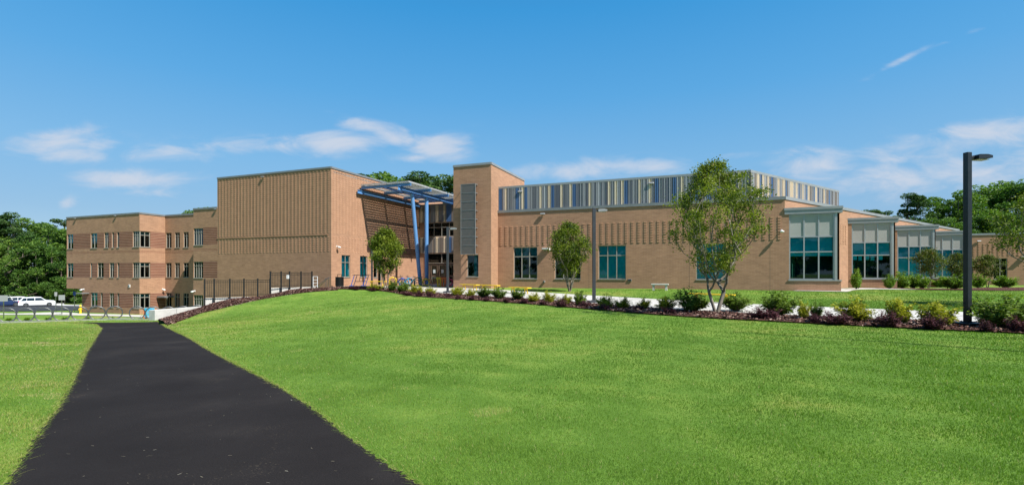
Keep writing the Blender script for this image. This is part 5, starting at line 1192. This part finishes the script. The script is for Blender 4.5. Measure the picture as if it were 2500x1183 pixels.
# woodland ----------------------------------------------------------
def wood_proto(kind, seed):
    g = np.random.default_rng(seed); r = random.Random(seed); T = []; ncl = {'broad': 46, 'pine': 34, 'bush': 26}[kind]
    for i in range(ncl):
        f = r.random(); a = r.uniform(0, 6.283)
        if kind == 'broad': z = .18+.74*f; R_ = .30*math.sin(math.pi*min(1, (f*.82+.16)))**.7; q = r.uniform(.35, 1)**.5
        elif kind == 'pine': z = .52+.42*f; R_ = .19*(1-.55*f)*(1+.4*math.sin(f*20)); q = r.uniform(.1, 1)**.6
        else: z = .1+.72*f; R_ = .42*math.sqrt(max(.05, 1-f*f*.8)); q = r.uniform(.2, 1)**.5
        T.append((math.cos(a)*R_*q, math.sin(a)*R_*q, z))
    mb = MB(); skeleton(mb, [[(0, 0, 0), (.004, .002, .25), (-.004, .006, .5), (0, 0, .86)]], T, .017, .002, 6, seed=seed, curve=.1, up=.5 if kind != 'pine' else .1); Ta = np.array(T)
    nl = {'broad': 12000, 'pine': 9000, 'bush': 6500}[kind]; k = g.integers(0, ncl, nl); cr = g.uniform(.045, .085, ncl)*{'broad': 1, 'pine': .8, 'bush': 1.5}[kind]
    d = g.normal(size=(nl, 3)); d /= np.linalg.norm(d, axis=1, keepdims=True); rad = g.uniform(.35, 1, nl)**.5
    C = Ta[k]+d*(cr[k]*rad)[:, None]*np.array([1.15, 1.15, .85 if kind != 'pine' else .6])
    tone = np.clip(.45+g.uniform(-.22, .22, ncl)[k]+g.normal(0, .15, nl), 0, 1)
    v = leaves(C, g.uniform(.6, 1.3, nl)*{'broad': .021, 'pine': .017, 'bush': .036}[kind], d, .6, seed, .4)
    return mb, v, tone
WP = {}; WOODV = []
def wood(kind, x, y, h, w, label, name, group, var=None):
    var = rnd.randrange(4) if var is None else var; key = (kind, var)
    if key not in WP:
        t = thing(name, label, 'tree', (0, 0, 0), 0, group); mb, v, tone = wood_proto(kind, 300+var*13+len(kind)); WOODV.append((v, tone)) if kind != 'pine' else None
        mb.build('trunk', m_bark2, t); npmesh('crown', v.reshape(-1, 3), np.arange(len(v)*4).reshape(-1, 4), m_lf_pine if kind == 'pine' else m_lf_wood, tone, t); WP[key] = t
    else: t = dup(WP[key], (0, 0, 0), 0, label); t.name = name
    t.location = (x, y, H(x, y)-.2); t.rotation_euler = (0, 0, rnd.uniform(0, 6.28)); t.scale = (h*w, h*w, h); t['label'] = label; t['group'] = group; return t
def wpx(kind, px, y, ytop, w, label, group, var=None):
    x = (px-CX)/F*y; h = (HY-ytop)/F*y-H(x, y); wood(kind, x, y, h, w, label, {'broad': 'broadleaf_tree', 'pine': 'pine_tree', 'bush': 'understorey_tree'}[kind], group, var)
GL = 'woodland behind the left car park'
LF = [('pine',14,112,508,1.1,'tall pine at the very left edge of the photo'),('broad',50,118,522,1.15,'second tall tree from the left edge'),('broad',92,122,536,1.1,'tree left of the tallest one beside the left wing'),('broad',118,110,535,1.2,'broad tree behind the white car'),
 ('pine',158,120,520,1.15,'pine whose top shows just left of the left wing roof'),('broad',185,112,545,1.1,'tree touching the left end of the left wing'),('broad',-40,112,515,1.2,'tree just outside the left edge'),('pine',60,106,560,1.0,'shorter pine in front of the woodland, left of the cars'),
 ('broad',20,106,575,1.3,'low broad tree above the blue hatchback'),('broad',88,104,585,1.3,'low broad tree right behind the white SUVs'),('broad',150,104,590,1.2,'low broad tree between white car and left wing'),('broad',-90,116,500,1.2,'tree beyond the left edge, back row')]
for k, px, y, yt, w, lb in LF: wpx(k, px, y, yt, w, lb, GL)
BL = ['just beyond the left edge of the photo', 'above the leftmost parked car', 'above the gap between the dark cars', 'behind the roof of the side-on white SUV', 'behind the bonnet of the side-on white SUV', 'behind the slim pale post',
      'right of the slim pale post', 'under the overhang end of the left wing', 'behind the yellow hydrant', 'taller, above the two white SUVs', 'taller, above the grey square sign', 'taller, beyond the left edge of the photo',
      'taller, above the front wheel of the white SUV', 'taller, beside the left wing corner']
for i, (px, yt) in enumerate(((-30,660),(5,655),(38,665),(70,650),(100,662),(128,655),(158,662),(185,650),(212,665),(50,640),(140,635),(-10,630),(95,625),(175,620))):
    wpx('bush', px, 101.5+(i % 3)*2 if i < 9 else 109, yt, 1.25, 'low bushy tree at the woodland edge, '+BL[i], GL)
GBk = 'pines rising behind the entrance roofs'
for px, y, yt, w, lb in ((885,110,414,1.5,'pine top nearest the studded block roof'),(945,114,412,1.5,'light green tree top second from the block roof'),(1012,112,414,1.4,'pine top in the middle above the blue canopy'),(1058,118,432,1.5,'dark pine top right of the middle one'),(1100,115,420,1.3,'pine top just left of the brick tower'),
                  (915,125,425,1.4,'pine behind the gap of the first two tops'),(975,126,428,1.4,'pine in the back row above the canopy beam'),(1040,126,425,1.3,'pine in the back row left of the tower')):
    wpx('pine' if 'pine' in lb else 'broad', px, y, yt, w, lb, GBk)
for px, y, yt, lb in ((492,95,497,'green tree top over the roof left of the studded block'),(465,100,508,'tree top lower left of that over the left wing roof'),(518,104,498,'tree top touching the left edge of the studded block')): wpx('broad', px, y, yt, 1.1, lb, 'trees behind the left wing roof')
GRr = 'trees behind the far right wing'
for k, px, y, yt, w, lb in (('pine',2105,118,506,1.1,'small pine top left over the bay wing roof'),('pine',2150,116,503,1.1,'small pine top right over the bay wing roof'),('pine',2178,122,520,1.0,'low pine between the bay roofs and the big dark trees'),
      ('pine',2232,105,462,1.2,'tall dark pine leading the right hand woodland'),('broad',2290,108,470,1.15,'dark tree second in the right hand woodland'),('broad',2340,104,455,1.2,'dark tree just left of the lamp post top'),('broad',2400,106,440,1.2,'dark tree just right of the lamp post top'),
      ('broad',2455,108,432,1.2,'highest dark tree right of the lamp post'),('broad',2510,102,428,1.2,'dark tree at the right edge of the photo'),('broad',2200,110,535,1.2,'low tree left end of the right hand woodland'),('broad',2260,98,525,1.3,'lower tree in front, left of the lamp post'),
      ('broad',2320,96,520,1.3,'lower tree in front, directly behind the lamp post'),('broad',2385,97,515,1.3,'lower tree in front, right of the lamp post'),('broad',2450,96,510,1.3,'lower tree in front near the right edge'),('broad',2580,104,440,1.2,'tree beyond the right edge'),('broad',2140,112,545,1.1,'low tree behind the bay wing roof line')):
    wpx(k, px, y, yt, w, lb, GRr)
# the wood across the road behind the photographer, mirrored in the windows
bv, bt = [], []; g = np.random.default_rng(77)
for i in range(96):
    a = math.pi*(-.02-.96*i/43); d = 75+g.uniform(0, 30); x, y = math.cos(a)*d*1.5, math.sin(a)*d-8; h = g.uniform(13, 21)
    if i >= 44: f = ((i-44) % 26)/25; x = (-138-95*math.sin(f*1.6)-g.uniform(0, 20))*(1 if i < 70 else -1); y = 128-f*130+g.uniform(-4, 4); h = g.uniform(15, 20)
    v, tn = WOODV[i % len(WOODV)]
    k = g.choice(len(v), 2600, replace=False); c = v[k].mean(1, keepdims=True); q = (v[k]-c)*2.2+c
    bv.append(q*h*np.array([1.25, 1.25, 1])+np.array([x, y, H(x, y)-.5])); bt.append(tn[k])
bv = np.concatenate(bv); o = npmesh('woodland', bv.reshape(-1, 3), np.arange(len(bv)*4).reshape(-1, 4), m_lf_wood, np.concatenate(bt))
tag(o, 'far-off green woodland ringing the grounds outside the photo', 'woodland', kind='stuff')


t = thing('shadow_pole', 'unseen tall slim pole added outside the right edge to cast a thin shadow on the lawn', 'pole', (12.7, 7.9, H(12.7, 7.9)))  # unseen pole, added only to throw the thin shadow across the lawn
mb = MB(); mb.tube([(0, 0, 0), (0, 0, 9.9)], [.07, .04], 10); mb.build('shaft', m_pole2, t); mb = MB(); mb.tube([(0, 0, 0), (0, 0, .12)], .2, 12); mb.build('base', m_concwall, t)
